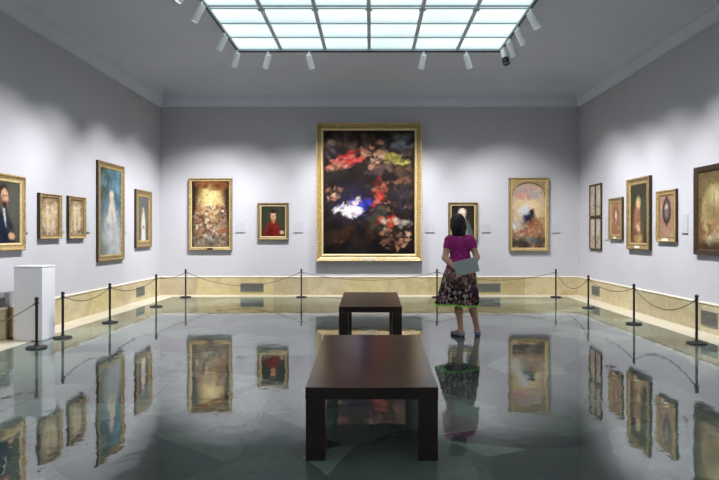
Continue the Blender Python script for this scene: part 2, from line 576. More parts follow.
def painting(side, c, z0, w, h, fw, depth, p, label, mats=('gold', 'gold_pale'), gain=0.82, style='cove', plate=None, group=None):
    """A framed picture: c is the centre along the wall, z0 the bottom of the frame, fw the face width of the frame."""
    t = empty('framed_painting', on_wall(side, c, z0, 0.004), ROT[side])
    tag(t, label, 'painting', group)
    e0 = [(0.0, 0.0), (0.0, depth * 0.85)]
    if style == 'cove':
        prof = [(0.0, depth * 0.85), (fw * 0.10, depth), (fw * 0.22, depth), (fw * 0.34, depth * 0.8), (fw * 0.62, depth * 0.62), (fw * 0.72, depth * 0.70)]
        prof2 = [(fw * 0.72, depth * 0.70), (fw * 0.82, depth * 0.72), (fw * 0.98, depth * 0.55), (fw, depth * 0.35)]
    else:
        prof = [(0.0, depth * 0.85), (fw * 0.06, depth), (fw * 0.2, depth), (fw * 0.7, depth * 0.9)]
        prof2 = [(fw * 0.7, depth * 0.9), (fw * 0.85, depth * 0.8), (fw, depth * 0.4)]
    obj('shaded_edge', frame_bm(w, h, e0), 'brown_frame', t)  # outer side coloured dark brown, its shade put into the colour
    obj('frame', frame_bm(w, h, prof), mats[0], t)
    obj('inner_slip', frame_bm(w, h, prof2), mats[1], t)
    e = fw * 0.96
    canvas_mesh('canvas', p, -w / 2 + e, w / 2 - e, e, h - e, -depth * 0.42, t, gain)
    if plate:
        bm = bmesh.new()
        pw, ph, pm = plate
        yy = -depth * 0.86
        box(bm, -pw / 2, pw / 2, yy - depth * 0.22, yy, fw * 0.22, fw * 0.22 + ph, 0.002)
        obj('name_plate', bm, pm, t)
    return t

# ---- back wall
SB = 43.6
def bx(px): return (px - 371.0) / SB
def bz(py): return EYE - (py - 234.0) / SB

# 1: tall picture crowded with small figures under a yellow glow
p = Painter(84, 140, (52, 36, 26), 11)
p.grad((48, 32, 22), (58, 44, 34))
p.blob(0.5, 0.80, 0.45, 0.74, (126, 104, 78), 0, 0.07)
p.blob(0.5, 0.30, 0.26, 0.26, (206, 176, 108), 0, 0.6)
p.blob(0.52, 0.28, 0.16, 0.16, (238, 216, 150), 0, 0.8)
arch = lambda u, v: ((u - 0.5) / 0.43) ** 2 + ((v - 0.80) / 0.70) ** 2 < 1
p.scatter(50, 0.1, 0.9, 0.02, 0.13, [(110, 60, 34), (130, 80, 42), (76, 44, 28)], 0.04, 0.09)
p.scatter(60, 0.1, 0.9, 0.18, 0.5, [(206, 186, 140), (170, 140, 100), (190, 160, 120), (140, 104, 74)], 0.03, 0.06, 0.6, 0.5, arch)
p.scatter(230, 0.06, 0.94, 0.36, 0.84, [(196, 172, 146), (140, 78, 54), (96, 56, 40), (216, 204, 184), (110, 92, 80), (74, 54, 44), (166, 120, 92), (60, 42, 36)], 0.022, 0.06, 0.85, 0.45, arch)
p.scatter(60, 0.12, 0.88, 0.45, 0.8, [(228, 216, 200), (150, 80, 56), (60, 44, 38)], 0.016, 0.035, 0.85, 0.4, arch)
p.blob(0.5, 0.9, 0.25, 0.08, (112, 104, 92), 0, 0.3, 0.8)
p.scatter(70, 0.02, 0.98, 0.82, 0.98, [(140, 130, 116), (84, 68, 54), (56, 44, 36), (170, 160, 146)], 0.03, 0.06, 0.7)
p.brush(500, 0.08, 0.010, 0.015, 0.22, 0.6)
p.grain(0.06)
painting('back', bx(211), bz(250), 43 / SB, 71.5 / SB, 0.068, 0.075, p,
         'tall gilt-framed painting of crowded pale figures under a yellow glow, on back wall',
         plate=(0.13, 0.035, 'brown_frame'))

# 2: small portrait, dark red dress
p = Painter(70, 86, (42, 44, 34), 12)
p.blob(0.62, 0.4, 0.5, 0.5, (58, 60, 46), 0, 0.6)
p.blob(0.44, 0.96, 0.36, 0.42, (112, 30, 26), 0.1, 0.16)
p.blob(0.50, 0.62, 0.2, 0.13, (124, 36, 28), 0.3, 0.3)
p.blob(0.36, 0.9, 0.12, 0.3, (84, 22, 20), 0.2, 0.5)
p.blob(0.49, 0.30, 0.15, 0.17, (40, 24, 18), 0, 0.2)
p.blob(0.50, 0.34, 0.105, 0.135, (206, 158, 122), 0, 0.2)
p.blob(0.49, 0.24, 0.10, 0.055, (222, 184, 150), 0, 0.4)
p.blob(0.50, 0.18, 0.15, 0.06, (34, 22, 16), 0, 0.3)
p.line(0.455, 0.315, 0.475, 0.315, 0.012, (52, 34, 28)); p.line(0.535, 0.315, 0.555, 0.315, 0.012, (52, 34, 28))
p.line(0.505, 0.33, 0.51, 0.375, 0.012, (176, 120, 92)); p.line(0.485, 0.41, 0.53, 0.41, 0.011, (150, 70, 60))
p.blob(0.5, 0.5, 0.07, 0.06, (170, 110, 84), 0, 0.4)
p.blob(0.86, 0.86, 0.085, 0.06, (196, 160, 124), 0.3, 0.3)
p.scatter(25, 0.2, 0.7, 0.6, 0.98, [(138, 44, 34), (90, 24, 22)], 0.03, 0.07, 0.5)
p.brush(380, 0.07, 0.012, 0.014, 0.13, 0.5)
p.grain(0.05)
painting('back', bx(273.5), bz(240), 31 / SB, 37 / SB, 0.085, 0.07, p,
         'small gilt-framed portrait of a sitter in dark red on the back wall', mats=('gold_dull', 'gold_pale'))

# 3: the large central picture (generic night scene of broken colour)
p = Painter(150, 204, (24, 18, 16), 13)
p.grad((30, 25, 24), (14, 10, 9))
p.scatter(140, 0, 1, 0, 1, [(40, 32, 28), (16, 12, 12), (52, 38, 30), (26, 24, 28)], 0.04, 0.12, 0.5)
FL = [(178, 132, 104), (150, 104, 78), (196, 156, 128), (110, 74, 56)]
p.scatter(70, 0.02, 0.98, 0.02, 0.20, [(72, 58, 48), (50, 46, 46), (36, 32, 30), (104, 80, 64), (60, 60, 66)], 0.02, 0.05, 0.65)
for i in range(46):
    u = 0.27 + p.r.normal(0, 0.085); v = 0.235 + p.r.normal(0, 0.028) - (u - 0.27) * 0.1
    p.blob(u, v, 0.035, 0.012, [(150, 32, 34), (186, 62, 58), (96, 18, 22), (206, 110, 100)][i % 4], p.r.uniform(-0.7, 0.4), 0.6, 0.85)
for i in range(40):
    u = 0.77 + p.r.normal(0, 0.065); v = 0.225 + p.r.normal(0, 0.02) + (u - 0.76) * 0.22
    p.blob(u, v, 0.035, 0.011, [(150, 140, 62), (190, 180, 100), (92, 84, 36), (120, 110, 50)][i % 4], p.r.uniform(-0.2, 0.8), 0.6, 0.85)
p.scatter(22, 0.42, 0.66, 0.10, 0.22, FL, 0.014, 0.032, 0.85)
p.scatter(16, 0.50, 0.60, 0.20, 0.32, FL, 0.012, 0.025, 0.8)
p.scatter(16, 0.08, 0.3, 0.26, 0.32, FL, 0.014, 0.03, 0.8)
p.scatter(14, 0.03, 0.12, 0.08, 0.22, [(110, 96, 92), (150, 130, 120), (60, 54, 56)], 0.015, 0.04, 0.8)
p.scatter(26, 0.74, 0.98, 0.05, 0.16, [(84, 86, 96), (60, 60, 66), (110, 112, 120)], 0.02, 0.045, 0.6)
p.scatter(24, 0.48, 0.74, 0.26, 0.36, [(92, 66, 80), (84, 62, 52), (110, 84, 66), (66, 50, 44)], 0.02, 0.05, 0.6)
p.scatter(18, 0.82, 1.0, 0.30, 0.42, [(126, 88, 62), (92, 64, 46), (60, 44, 36)], 0.02, 0.05, 0.6)
p.blob(0.36, 0.60, 0.20, 0.11, (36, 38, 66), 0, 0.9, 0.6)
for i in range(34):
    p.blob(0.42 + p.r.normal(0, 0.045), 0.61 + p.r.normal(0, 0.026), 0.03, 0.018, [(36, 42, 130), (58, 60, 164), (92, 96, 190), (24, 26, 84)][i % 4], p.r.uniform(-1, 1), 0.6, 0.8)
for i in range(40):
    p.blob(0.31 + p.r.normal(0, 0.058), 0.655 + p.r.normal(0, 0.017), 0.035, 0.012, [(226, 224, 226), (196, 186, 206), (236, 230, 214), (206, 186, 190)][i % 4], p.r.uniform(-0.6, 0.6), 0.6, 0.85)
p.scatter(8, 0.34, 0.40, 0.54, 0.60, [(226, 206, 200), (206, 176, 160)], 0.014, 0.026, 0.85)
for i in range(30):
    p.blob(0.63 + p.r.normal(0, 0.03), 0.50 + p.r.normal(0, 0.045), 0.022, 0.018, [(166, 42, 36), (120, 26, 26), (176, 84, 66), (80, 22, 22)][i % 4], p.r.uniform(-1, 1), 0.6, 0.85)
p.scatter(60, 0.46, 0.98, 0.40, 0.66, [(150, 108, 84), (96, 66, 50), (50, 36, 28), (36, 30, 28), (70, 50, 40), (30, 28, 32)], 0.012, 0.03, 0.75)
p.scatter(34, 0.76, 0.97, 0.44, 0.64, [(30, 36, 56), (42, 46, 66), (22, 22, 32), (66, 46, 36)], 0.02, 0.045, 0.7)
p.scatter(30, 0.50, 0.68, 0.60, 0.84, [(60, 66, 56), (44, 44, 40), (84, 70, 54), (30, 28, 28)], 0.02, 0.045, 0.7)
for i in range(22):
    p.blob(0.71 + p.r.normal(0, 0.04), 0.735 + p.r.normal(0, 0.018), 0.025, 0.014, [(176, 56, 42), (130, 36, 30), (190, 176, 156), (156, 84, 64)][i % 4], p.r.uniform(-1, 1), 0.6, 0.8)
p.scatter(26, 0.64, 0.76, 0.78, 0.95, FL + [(30, 22, 18)], 0.012, 0.028, 0.75)
p.scatter(26, 0.80, 0.94, 0.80, 0.96, FL + [(30, 22, 18)], 0.012, 0.028, 0.75)
p.scatter(14, 0.82, 0.96, 0.73, 0.78, [(150, 142, 128), (110, 104, 94)], 0.015, 0.03, 0.6)
p.scatter(40, 0.08, 0.56, 0.66, 0.90, [(66, 38, 24), (46, 28, 18), (82, 50, 32), (30, 18, 14)], 0.02, 0.05, 0.5)
p.scatter(16, 0.02, 0.2, 0.44, 0.56, FL + [(60, 40, 30)], 0.014, 0.03, 0.7)
p.brush(1500, 0.04, 0.0055, 0.008, 0.22, 0.65)
p.grain(0.06)
W3, H3 = 105 / SB, 137 / SB
big = painting('back', bx(369), bz(261), W3, H3, 0.165, 0.15, p,
               'largest painting, dark with red and yellow patches, heavy gilt frame, centre of back wall',
               mats=('gold', 'gold_pale'), gain=0.95, plate=(0.30, 0.05, 'plate'))
bm = bmesh.new()
def beading(p0, p1, n):
    """a carved bead-and-reel strip from p0 to p1"""
    p0, p1 = Vector(p0), Vector(p1)
    m = n * 6
    tube(bm, [p0.lerp(p1, k / m) for k in range(m + 1)], [0.007 + 0.015 * abs(math.sin(PI * n * k / m)) ** 0.6 for k in range(m + 1)], 6)
xa, za, yb = W3 / 2 - 0.018, 0.018, -0.143
beading((-xa, yb, za), (xa, yb, za), 38)
beading((-xa, yb, H3 - za), (xa, yb, H3 - za), 38)
beading((-xa, yb, za), (-xa, yb, H3 - za), 49)
beading((xa, yb, za), (xa, yb, H3 - za), 49)
obj('beaded_edge', bm, 'gold_pale', big)

# 4: portrait behind the woman's head
p = Painter(66, 86, (34, 28, 24), 14)
p.blob(0.7, 0.5, 0.5, 0.5, (46, 40, 32), 0, 0.6)
p.blob(0.5, 1.0, 0.42, 0.46, (62, 64, 66), 0, 0.15)
p.line(0.52, 0.55, 0.60, 0.98, 0.09, (196, 196, 200), 0.5, 0.9)
p.line(0.66, 0.55, 0.86, 0.98, 0.10, (92, 96, 98), 0.5, 0.8)
p.blob(0.47, 0.28, 0.15, 0.17, (214, 184, 158), 0, 0.2)
p.blob(0.47, 0.19, 0.14, 0.09, (228, 212, 196), 0, 0.4)
p.blob(0.33, 0.27, 0.05, 0.09, (186, 178, 170), 0, 0.4)
p.line(0.42, 0.27, 0.45, 0.27, 0.014, (60, 44, 36)); p.line(0.52, 0.27, 0.55, 0.27, 0.014, (60, 44, 36))
p.line(0.49, 0.29, 0.50, 0.34, 0.014, (180, 136, 110)); p.line(0.45, 0.385, 0.52, 0.385, 0.012, (150, 84, 74))
p.blob(0.5, 0.46, 0.1, 0.06, (222, 220, 218), 0, 0.3)
p.brush(380, 0.07, 0.012, 0.014, 0.13, 0.5)
p.grain(0.05)
painting('back', bx(462.7), bz(240), 29.5 / SB, 37.5 / SB, 0.08, 0.07, p,
         'gilt-framed portrait of a white-haired sitter, partly hidden behind the woman\'s head', mats=('gold_dull', 'gold_pale'))

# 5: tall arched picture with a dark blue robed shape
p = Painter(84, 156, (196, 176, 146), 15)
p.grad((176, 160, 142), (150, 118, 84))
p.blob(0.5, 0.40, 0.42, 0.25, (222, 196, 152), 0, 0.6)
p.scatter(50, 0.12, 0.9, 0.10, 0.25, [(170, 150, 140), (196, 178, 164), (150, 144, 146), (206, 150, 138)], 0.05, 0.1, 0.7)
p.blob(0.27, 0.22, 0.12, 0.045, (204, 146, 136), 0, 0.6, 0.8)
p.blob(0.66, 0.2, 0.18, 0.05, (168, 164, 164), 0.2, 0.6, 0.8)
p.blob(0.40, 0.43, 0.16, 0.055, (206, 210, 218), -0.5, 0.6)
p.blob(0.36, 0.50, 0.10, 0.05, (186, 190, 200), 0.4, 0.7)
p.line(0.60, 0.45, 0.56, 0.56, 0.07, (28, 36, 54), 0.4, 1.0, 0.13)
p.line(0.56, 0.54, 0.40, 0.60, 0.11, (26, 34, 52), 0.4)
p.line(0.40, 0.54, 0.50, 0.64, 0.07, (34, 44, 66), 0.5)
p.blob(0.52, 0.41, 0.045, 0.025, (206, 176, 150), 0, 0.4)
p.scatter(100, 0.04, 0.98, 0.62, 0.86, [(150, 66, 46), (188, 140, 104), (110, 66, 44), (214, 188, 156), (132, 110, 92), (92, 60, 44)], 0.035, 0.08, 0.75)
p.scatter(40, 0.6, 0.98, 0.55, 0.72, [(136, 84, 54), (176, 130, 90)], 0.04, 0.08, 0.6)
p.scatter(30, 0.02, 0.3, 0.58, 0.72, [(198, 196, 196), (176, 150, 124)], 0.04, 0.08, 0.6)
p.scatter(70, 0, 1, 0.86, 1.0, [(62, 48, 38), (44, 40, 36), (84, 78, 74), (36, 28, 24)], 0.04, 0.09, 0.8)
p.blob(0.62, 0.88, 0.2, 0.04, (92, 104, 108), 0.1, 0.6, 0.7)
p.brush(600, 0.08, 0.010, 0.015, 0.18, 0.6)
for k in range(25):     # dark lip of the arch
    a0, a1 = PI * k / 24, PI * (k + 1) / 24
    p.line(0.5 - 0.49 * math.cos(a0), 0.215 - 0.185 * math.sin(a0), 0.5 - 0.49 * math.cos(a1), 0.215 - 0.185 * math.sin(a1), 0.014, (70, 52, 34), 0.5)
p.grain(0.06)
W5, H5 = 39.5 / SB, 73 / SB
t5 = painting('back', bx(528.2), bz(251), W5, H5, 0.075, 0.075, p,
              'tall arched painting with a dark blue robed shape among clouds, right end of back wall', mats=('gold', 'gold_pale'))
bm = bmesh.new()
hw, ztop, yy = W5 / 2 - 0.07, H5 - 0.07, -0.046
rr = hw * 0.99
zc = ztop - 0.03 - rr * 0.82
for sgn in (-1, 1):
    prev = None
    for k in range(13):
        a = k / 12 * PI / 2
        x, z = sgn * rr * math.cos(a), zc + rr * 0.82 * math.sin(a)
        cur = [bm.verts.new((x, yy, z)), bm.verts.new((x, yy, ztop)), bm.verts.new((x, -0.03, z))]
        if k == 0:
            cur[1].co.x = sgn * hw
        if prev:
            bm.faces.new((prev[0], cur[0], cur[1], prev[1]))
            bm.faces.new((prev[0], cur[0], cur[2], prev[2]))
        prev = cur
obj('arched_spandrel', bm, 'gold', t5)

# ---- left wall (c = distance along the room)
def portrait_man():
    p = Painter(80, 96, (60, 58, 52), 21)
    p.blob(0.75, 0.35, 0.5, 0.5, (82, 82, 74), 0, 0.6)
    p.blob(0.40, 1.02, 0.44, 0.56, (22, 30, 46), 0, 0.12)
    p.blob(0.2, 0.85, 0.2, 0.35, (28, 40, 60), 0.2, 0.4)
    p.line(0.52, 0.42, 0.68, 0.85, 0.05, (40, 50, 60), 0.5, 0.9)
    p.line(0.50, 0.46, 0.56, 0.72, 0.035, (206, 198, 182), 0.4, 0.9, 0.015)
    p.blob(0.50, 0.2, 0.15, 0.15, (38, 28, 22), 0, 0.2)
    p.blob(0.52, 0.25, 0.11, 0.135, (206, 160, 130), 0, 0.2)
    p.blob(0.52, 0.36, 0.08, 0.05, (52, 36, 28), 0, 0.3)
    p.line(0.45, 0.33, 0.44, 0.26, 0.02, (52, 36, 28), 0.5, 0.8)
    p.line(0.47, 0.225, 0.495, 0.225, 0.012, (40, 28, 24)); p.line(0.56, 0.225, 0.585, 0.225, 0.012, (40, 28, 24))
    p.line(0.53, 0.24, 0.54, 0.295, 0.013, (176, 122, 96)); p.line(0.50, 0.33, 0.56, 0.33, 0.01, (140, 74, 66))
    p.blob(0.74, 0.88, 0.10, 0.055, (196, 152, 122), 0.2, 0.3)
    p.scatter(20, 0.1, 0.6, 0.6, 0.98, [(18, 24, 36), (34, 46, 66)], 0.04, 0.08, 0.5)
    p.brush(380, 0.07, 0.012, 0.014, 0.13, 0.5)
    p.grain(0.05)
    return p
painting('left', 7.60, 1.175, 0.88, 1.015, 0.105, 0.06, portrait_man(),
         'gilt-framed portrait of a bearded man in dark blue coat, above the white pedestal')

def pale_sketch(seed, tone):
    p = Painter(60, 70, (128, 106, 80), seed)
    p.blob(0.5, 0.52, 0.40, 0.46, (186 * tone, 164 * tone, 128 * tone), 0, 0.3)
    p.scatter(90, 0.1, 0.9, 0.1, 0.92, [(206, 190, 158), (160, 130, 98), (190, 160, 122), (214, 202, 178), (128, 98, 76)], 0.04, 0.09, 0.6)
    p.scatter(30, 0.12, 0.88, 0.8, 0.98, [(110, 84, 62), (196, 184, 170), (84, 62, 50)], 0.03, 0.07, 0.7)
    p.line(0.35, 0.25, 0.4, 0.8, 0.07, (216, 202, 172), 0.7, 0.7)
    p.line(0.65, 0.2, 0.7, 0.8, 0.07, (210, 194, 160), 0.7, 0.7)
    p.blob(0.5, 0.14, 0.2, 0.05, (120, 96, 76), 0, 0.6, 0.6)
    p.brush(260, 0.08, 0.014, 0.015, 0.14, 0.55)
    p.grain(0.07)
    return p
painting('left', 8.695, 1.325, 0.59, 0.675, 0.06, 0.055, pale_sketch(31, 1.0),
         'small pale cream sketch in deep gilt frame, left of its near twin on left wall', mats=('gold', 'gold_dull'))
painting('left', 9.48, 1.325, 0.54, 0.685, 0.06, 0.055, pale_sketch(32, 0.92),
         'small pinkish cream sketch in deep gilt frame, beside the tall pale-gown portrait', mats=('gold', 'gold_dull'))

p = Painter(84, 140, (70, 98, 112), 33)
p.grad((66, 96, 112), (120, 130, 130))
p.scatter(80, 0, 1, 0, 0.5, [(58, 84, 96), (96, 132, 146), (44, 62, 66), (116, 150, 162)], 0.06, 0.14, 0.6)
p.scatter(40, 0, 0.4, 0, 0.35, [(52, 60, 50), (74, 80, 66)], 0.05, 0.1, 0.6)
p.blob(0.55, 0.90, 0.42, 0.40, (176, 180, 178), 0, 0.3)
p.line(0.54, 0.42, 0.60, 0.95, 0.13, (170, 174, 174), 0.4, 0.9, 0.24)
p.scatter(60, 0.25, 0.85, 0.5, 0.98, [(196, 198, 194), (140, 146, 150), (164, 162, 152), (120, 128, 134)], 0.03, 0.08, 0.5)
p.brush(500, 0.09, 0.012, 0.015, 0.16, 0.6)
p.line(0.50, 0.42, 0.40, 0.60, 0.05, (206, 190, 166), 0.5, 0.9); p.line(0.58, 0.42, 0.70, 0.58, 0.05, (206, 190, 166), 0.5, 0.9)
p.blob(0.53, 0.30, 0.10, 0.05, (196, 190, 180), 0, 0.4)
p.blob(0.53, 0.335, 0.06, 0.04, (222, 190, 160), 0, 0.3)
p.line(0.51, 0.328, 0.52, 0.328, 0.01, (80, 60, 50)); p.line(0.55, 0.328, 0.56, 0.328, 0.01, (80, 60, 50)); p.line(0.525, 0.352, 0.545, 0.352, 0.008, (160, 90, 80))
p.blob(0.15, 0.93, 0.25, 0.1, (92, 98, 90), 0, 0.6, 0.7)
p.grain(0.06)
painting('left', 10.74, 0.905, 1.08, 1.80, 0.115, 0.05, p,
         'tall portrait of a figure in a pale gown against blue sky, on left wall', mats=('gold_dull', 'gold'))

p = Painter(70, 100, (86, 92, 88), 34)
p.grad((96, 104, 104), (92, 88, 76))
p.scatter(40, 0, 1, 0, 1, [(76, 84, 82), (112, 118, 116), (98, 92, 78)], 0.06, 0.14, 0.5)
p.line(0.5, 0.42, 0.5, 0.95, 0.12, (212, 206, 196), 0.4, 0.95, 0.2)
p.blob(0.5, 0.26, 0.11, 0.06, (66, 50, 40), 0, 0.3)
p.blob(0.5, 0.30, 0.08, 0.07, (216, 178, 148), 0, 0.3)
p.line(0.47, 0.29, 0.48, 0.29, 0.012, (70, 50, 44)); p.line(0.53, 0.29, 0.54, 0.29, 0.012, (70, 50, 44)); p.line(0.485, 0.335, 0.52, 0.335, 0.01, (160, 90, 80))
p.line(0.42, 0.45, 0.34, 0.66, 0.06, (196, 184, 168), 0.5); p.line(0.58, 0.45, 0.66, 0.66, 0.06, (196, 184, 168), 0.5)
p.blob(0.5, 0.68, 0.12, 0.04, (150, 84, 70), 0, 0.5, 0.7)
p.brush(380, 0.07, 0.012, 0.014, 0.13, 0.5)
p.grain(0.05)
painting('left', 12.265, 1.115, 0.84, 1.205, 0.15, 0.055, p,
         'portrait of a slim figure in white in wide gilt frame, farthest on left wall', mats=('gold_dull', 'gold'))

# ---- right wall
def strips(seed, cs):
    p = Painter(44, 80, cs[0], seed)
    p.line(0.5, 0.05, 0.5, 0.95, 0.25, cs[1], 0.6)
    p.scatter(50, 0.05, 0.95, 0.03, 0.97, cs, 0.06, 0.16, 0.55)
    p.scatter(16, 0.2, 0.8, 0.55, 0.97, [(150, 96, 76), (110, 92, 74)], 0.06, 0.12, 0.6)
    p.grain(0.06)
    return p
def diptych(z0, h, seeds, label):
    w, fw, d = 0.64, 0.032, 0.035
    t = empty('framed_painting', on_wall('right', 12.27, z0, 0.004), ROT['right'])
    tag(t, label, 'painting')
    bm = frame_bm(w, h, [(0, 0), (0, d * 0.9), (fw * 0.3, d), (fw * 0.8, d * 0.9), (fw, d * 0.4)])
    obj('frame', bm, 'gold_dark', t)
    bm = bmesh.new()
    box(bm, -0.016, 0.016, -d * 0.9, -d * 0.3, fw * 0.8, h - fw * 0.8, 0.006)
    obj('centre_bar', bm, 'gold_dark', t)
    A = [(168, 150, 128), (196, 184, 164), (140, 118, 98), (180, 168, 152)]
    B = [(150, 146, 136), (190, 180, 158), (120, 112, 100), (196, 190, 176)]
    canvas_mesh('canvas', strips(seeds[0], A), -w / 2 + fw * .9, -0.014, fw * .9, h - fw * .9, -d * 0.42, t)
    canvas_mesh('canvas', strips(seeds[1], B), 0.014, w / 2 - fw * .9, fw * .9, h - fw * .9, -d * 0.42, t)
diptych(1.765, 0.69, (41, 42), 'upper of two dark-framed twin-panel pictures stacked near right corner')
diptych(1.065, 0.69, (43, 44), 'lower of two dark-framed twin-panel pictures stacked near right corner')

p = Painter(64, 84, (150, 110, 84), 45)
p.scatter(60, 0, 1, 0, 1, [(160, 118, 90), (132, 94, 70), (172, 134, 102), (150, 100, 80)], 0.06, 0.14, 0.6)
p.blob(0.5, 0.42, 0.24, 0.30, (96, 70, 52), 0, 0.15)
p.blob(0.5, 0.44, 0.12, 0.22, (206, 186, 166), 0, 0.4)
p.blob(0.5, 0.26, 0.09, 0.06, (66, 46, 38), 0, 0.3); p.blob(0.5, 0.29, 0.065, 0.055, (214, 170, 140), 0, 0.3)
p.line(0.45, 0.5, 0.55, 0.62, 0.04, (150, 60, 50), 0.5)
p.scatter(24, 0.1, 0.9, 0.72, 0.95, [(120, 84, 62), (176, 140, 108)], 0.05, 0.1, 0.6)
p.grain(0.06)
painting('right', 11.235, 1.29, 0.61, 0.81, 0.10, 0.05, p,
         'small picture of a pale oval figure on rosy brown ground, beside the stacked twin-panel pictures',
         mats=('gold_dull', 'gold'), plate=(0.12, 0.035, 'plate'))

p = Painter(84, 130, (52, 50, 42), 46)
p.grad((60, 58, 48), (50, 42, 32))
p.scatter(50, 0, 1, 0, 1, [(44, 42, 36), (66, 62, 52), (58, 50, 38)], 0.08, 0.18, 0.5)
p.blob(0.78, 0.6, 0.16, 0.35, (70, 78, 66), 0.1, 0.6, 0.7)
p.line(0.42, 0.45, 0.40, 0.92, 0.20, (112, 78, 58), 0.4, 1.0, 0.34)
p.line(0.36, 0.46, 0.28, 0.70, 0.08, (150, 104, 84), 0.5, 0.9)
p.line(0.50, 0.46, 0.46, 0.72, 0.07, (150, 106, 80), 0.5, 0.9)
p.blob(0.46, 0.74, 0.12, 0.05, (206, 178, 140), 0.5, 0.4)
p.blob(0.48, 0.92, 0.2, 0.07, (186, 156, 104), 0, 0.5, 0.9)
p.scatter(36, 0.22, 0.6, 0.5, 0.95, [(146, 100, 76), (108, 76, 58), (170, 130, 96)], 0.04, 0.08, 0.6)
p.blob(0.47, 0.31, 0.13, 0.09, (206, 190, 128), 0, 0.5, 0.7)
p.blob(0.48, 0.345, 0.075, 0.055, (216, 176, 136), 0, 0.3)
p.line(0.455, 0.335, 0.47, 0.335, 0.011, (70, 50, 40)); p.line(0.505, 0.335, 0.52, 0.335, 0.011, (70, 50, 40)); p.line(0.475, 0.375, 0.50, 0.375, 0.01, (150, 84, 70))
p.brush(380, 0.07, 0.012, 0.014, 0.13, 0.5)
p.grain(0.05)
painting('right', 10.265, 1.12, 0.87, 1.275, 0.125, 0.065, p,
         'tall dark portrait of a figure with pale glowing head, gilt-framed on right wall',
         mats=('gold_dull', 'gold'), plate=(0.18, 0.04, 'plate'))

p = Painter(60, 84, (158, 124, 102), 47)
p.scatter(60, 0, 1, 0, 1, [(168, 132, 110), (140, 106, 86), (176, 142, 120), (150, 116, 104)], 0.06, 0.14, 0.6)
p.blob(0.5, 0.38, 0.29, 0.32, (58, 46, 42), 0, 0.12)
p.line(0.5, 0.04, 0.5, 0.1, 0.05, (60, 46, 40), 0.5)
p.blob(0.5, 0.36, 0.16, 0.2, (116, 104, 108), 0, 0.4)
p.blob(0.5, 0.28, 0.08, 0.06, (206, 176, 160), 0, 0.3)
p.scatter(16, 0.4, 0.62, 0.3, 0.5, [(186, 170, 166), (120, 70, 70), (86, 80, 90)], 0.03, 0.06, 0.7)
p.line(0.5, 0.66, 0.5, 0.74, 0.04, (64, 50, 44), 0.5)
p.grain(0.06)
painting('right', 9.31, 1.27, 0.62, 0.835, 0.09, 0.05, p,
         'small rosy brown picture with a dark hanging oval in it, beside the largest right-wall painting',
         mats=('gold', 'gold_dull'), plate=(0.2, 0.04, 'plate'))

p = Painter(140, 126, (118, 96, 62), 48)
p.grad((92, 78, 54), (116, 88, 56))
p.scatter(60, 0, 1, 0, 0.5, [(104, 88, 58), (84, 70, 48), (120, 104, 72)], 0.06, 0.14, 0.5)
p.blob(0.32, 0.52, 0.25, 0.34, (168, 150, 104), 0, 0.12)
p.blob(0.33, 0.50, 0.20, 0.27, (142, 124, 84), 0, 0.3)
p.blob(0.34, 0.34, 0.10, 0.1, (206, 190, 142), 0, 0.6, 0.8)
p.line(0.30, 0.3, 0.30, 0.62, 0.012, (96, 78, 54), 0.5, 0.7); p.line(0.42, 0.3, 0.42, 0.62, 0.012, (96, 78, 54), 0.5, 0.7)
p.blob(0.75, 0.45, 0.2, 0.32, (74, 60, 42), 0, 0.4, 0.8)
p.blob(0.32, 0.84, 0.2, 0.05, (196, 180, 146), 0, 0.5, 0.9); p.blob(0.32, 0.92, 0.26, 0.05, (170, 150, 114), 0, 0.5, 0.9)
p.scatter(90, 0.05, 0.98, 0.62, 0.82, [(176, 140, 96), (120, 64, 44), (84, 62, 44), (196, 172, 130), (146, 60, 46)], 0.018, 0.04, 0.8)
for k in range(6):
    p.blob(0.52 + 0.02 * k, 0.70 + 0.01 * (k % 3), 0.03, 0.045, [(176, 52, 40), (150, 40, 34), (196, 80, 58)][k % 3], 0, 0.4, 0.85)
p.scatter(40, 0, 1, 0.92, 1, [(74, 56, 38), (56, 42, 30)], 0.04, 0.09, 0.7)
p.brush(380, 0.07, 0.012, 0.014, 0.13, 0.5)
p.grain(0.05)
painting('right', 7.76, 1.10, 1.46, 1.265, 0.085, 0.05, p,
         'large golden brown church interior painting in dark frame, cut off by right edge of picture',
         mats=('brown_frame', 'gold_dark'), style='flat')

# ------------------------------------------------------------------ wall labels
def wall_label(side, c, z0, w, h, label):
    t = empty('wall_label', on_wall(side, c, z0, 0.003), ROT[side])
    tag(t, label, 'label')
    bm = bmesh.new()
    box(bm, -w / 2, w / 2, -0.006, 0.0, 0.009, h, 0.001)
    obj('card', bm, 'label', t)
    bm = bmesh.new()
    box(bm, -w / 2 - 0.002, w / 2 + 0.002, -0.017, 0.0, 0.0, 0.009, 0.002)
    obj('holder', bm, 'label_edge', t)
wall_label('back', bx(240.5), bz(232.5), 0.21, 0.24, 'pale wall label between the tall glowing painting and the red portrait')
wall_label('back', bx(298.5), bz(232.5), 0.21, 0.24, 'pale wall label just right of the small red portrait')
wall_label('back', bx(430), bz(232.5), 0.22, 0.22, 'pale wall label between the largest painting and the woman\'s head')
wall_label('back', bx(486), bz(232.5), 0.20, 0.20, 'pale wall label right of the portrait behind the woman')
wall_label('back', bx(556), bz(233), 0.18, 0.20, 'pale wall label right of the tall arched painting')
wall_label('left', 8.12, 1.42, 0.10, 0.16, 'small wall label between the bearded man portrait and the pale sketches')
wall_label('left', 9.08, 1.43, 0.10, 0.16, 'small wall label between the two pale cream sketches')
wall_label('left', 9.89, 1.43, 0.16, 0.16, 'small wall label just before the tall pale-gown portrait')
wall_label('left', 11.40, 1.43, 0.14, 0.18, 'small wall label between the pale-gown portrait and the figure in white')
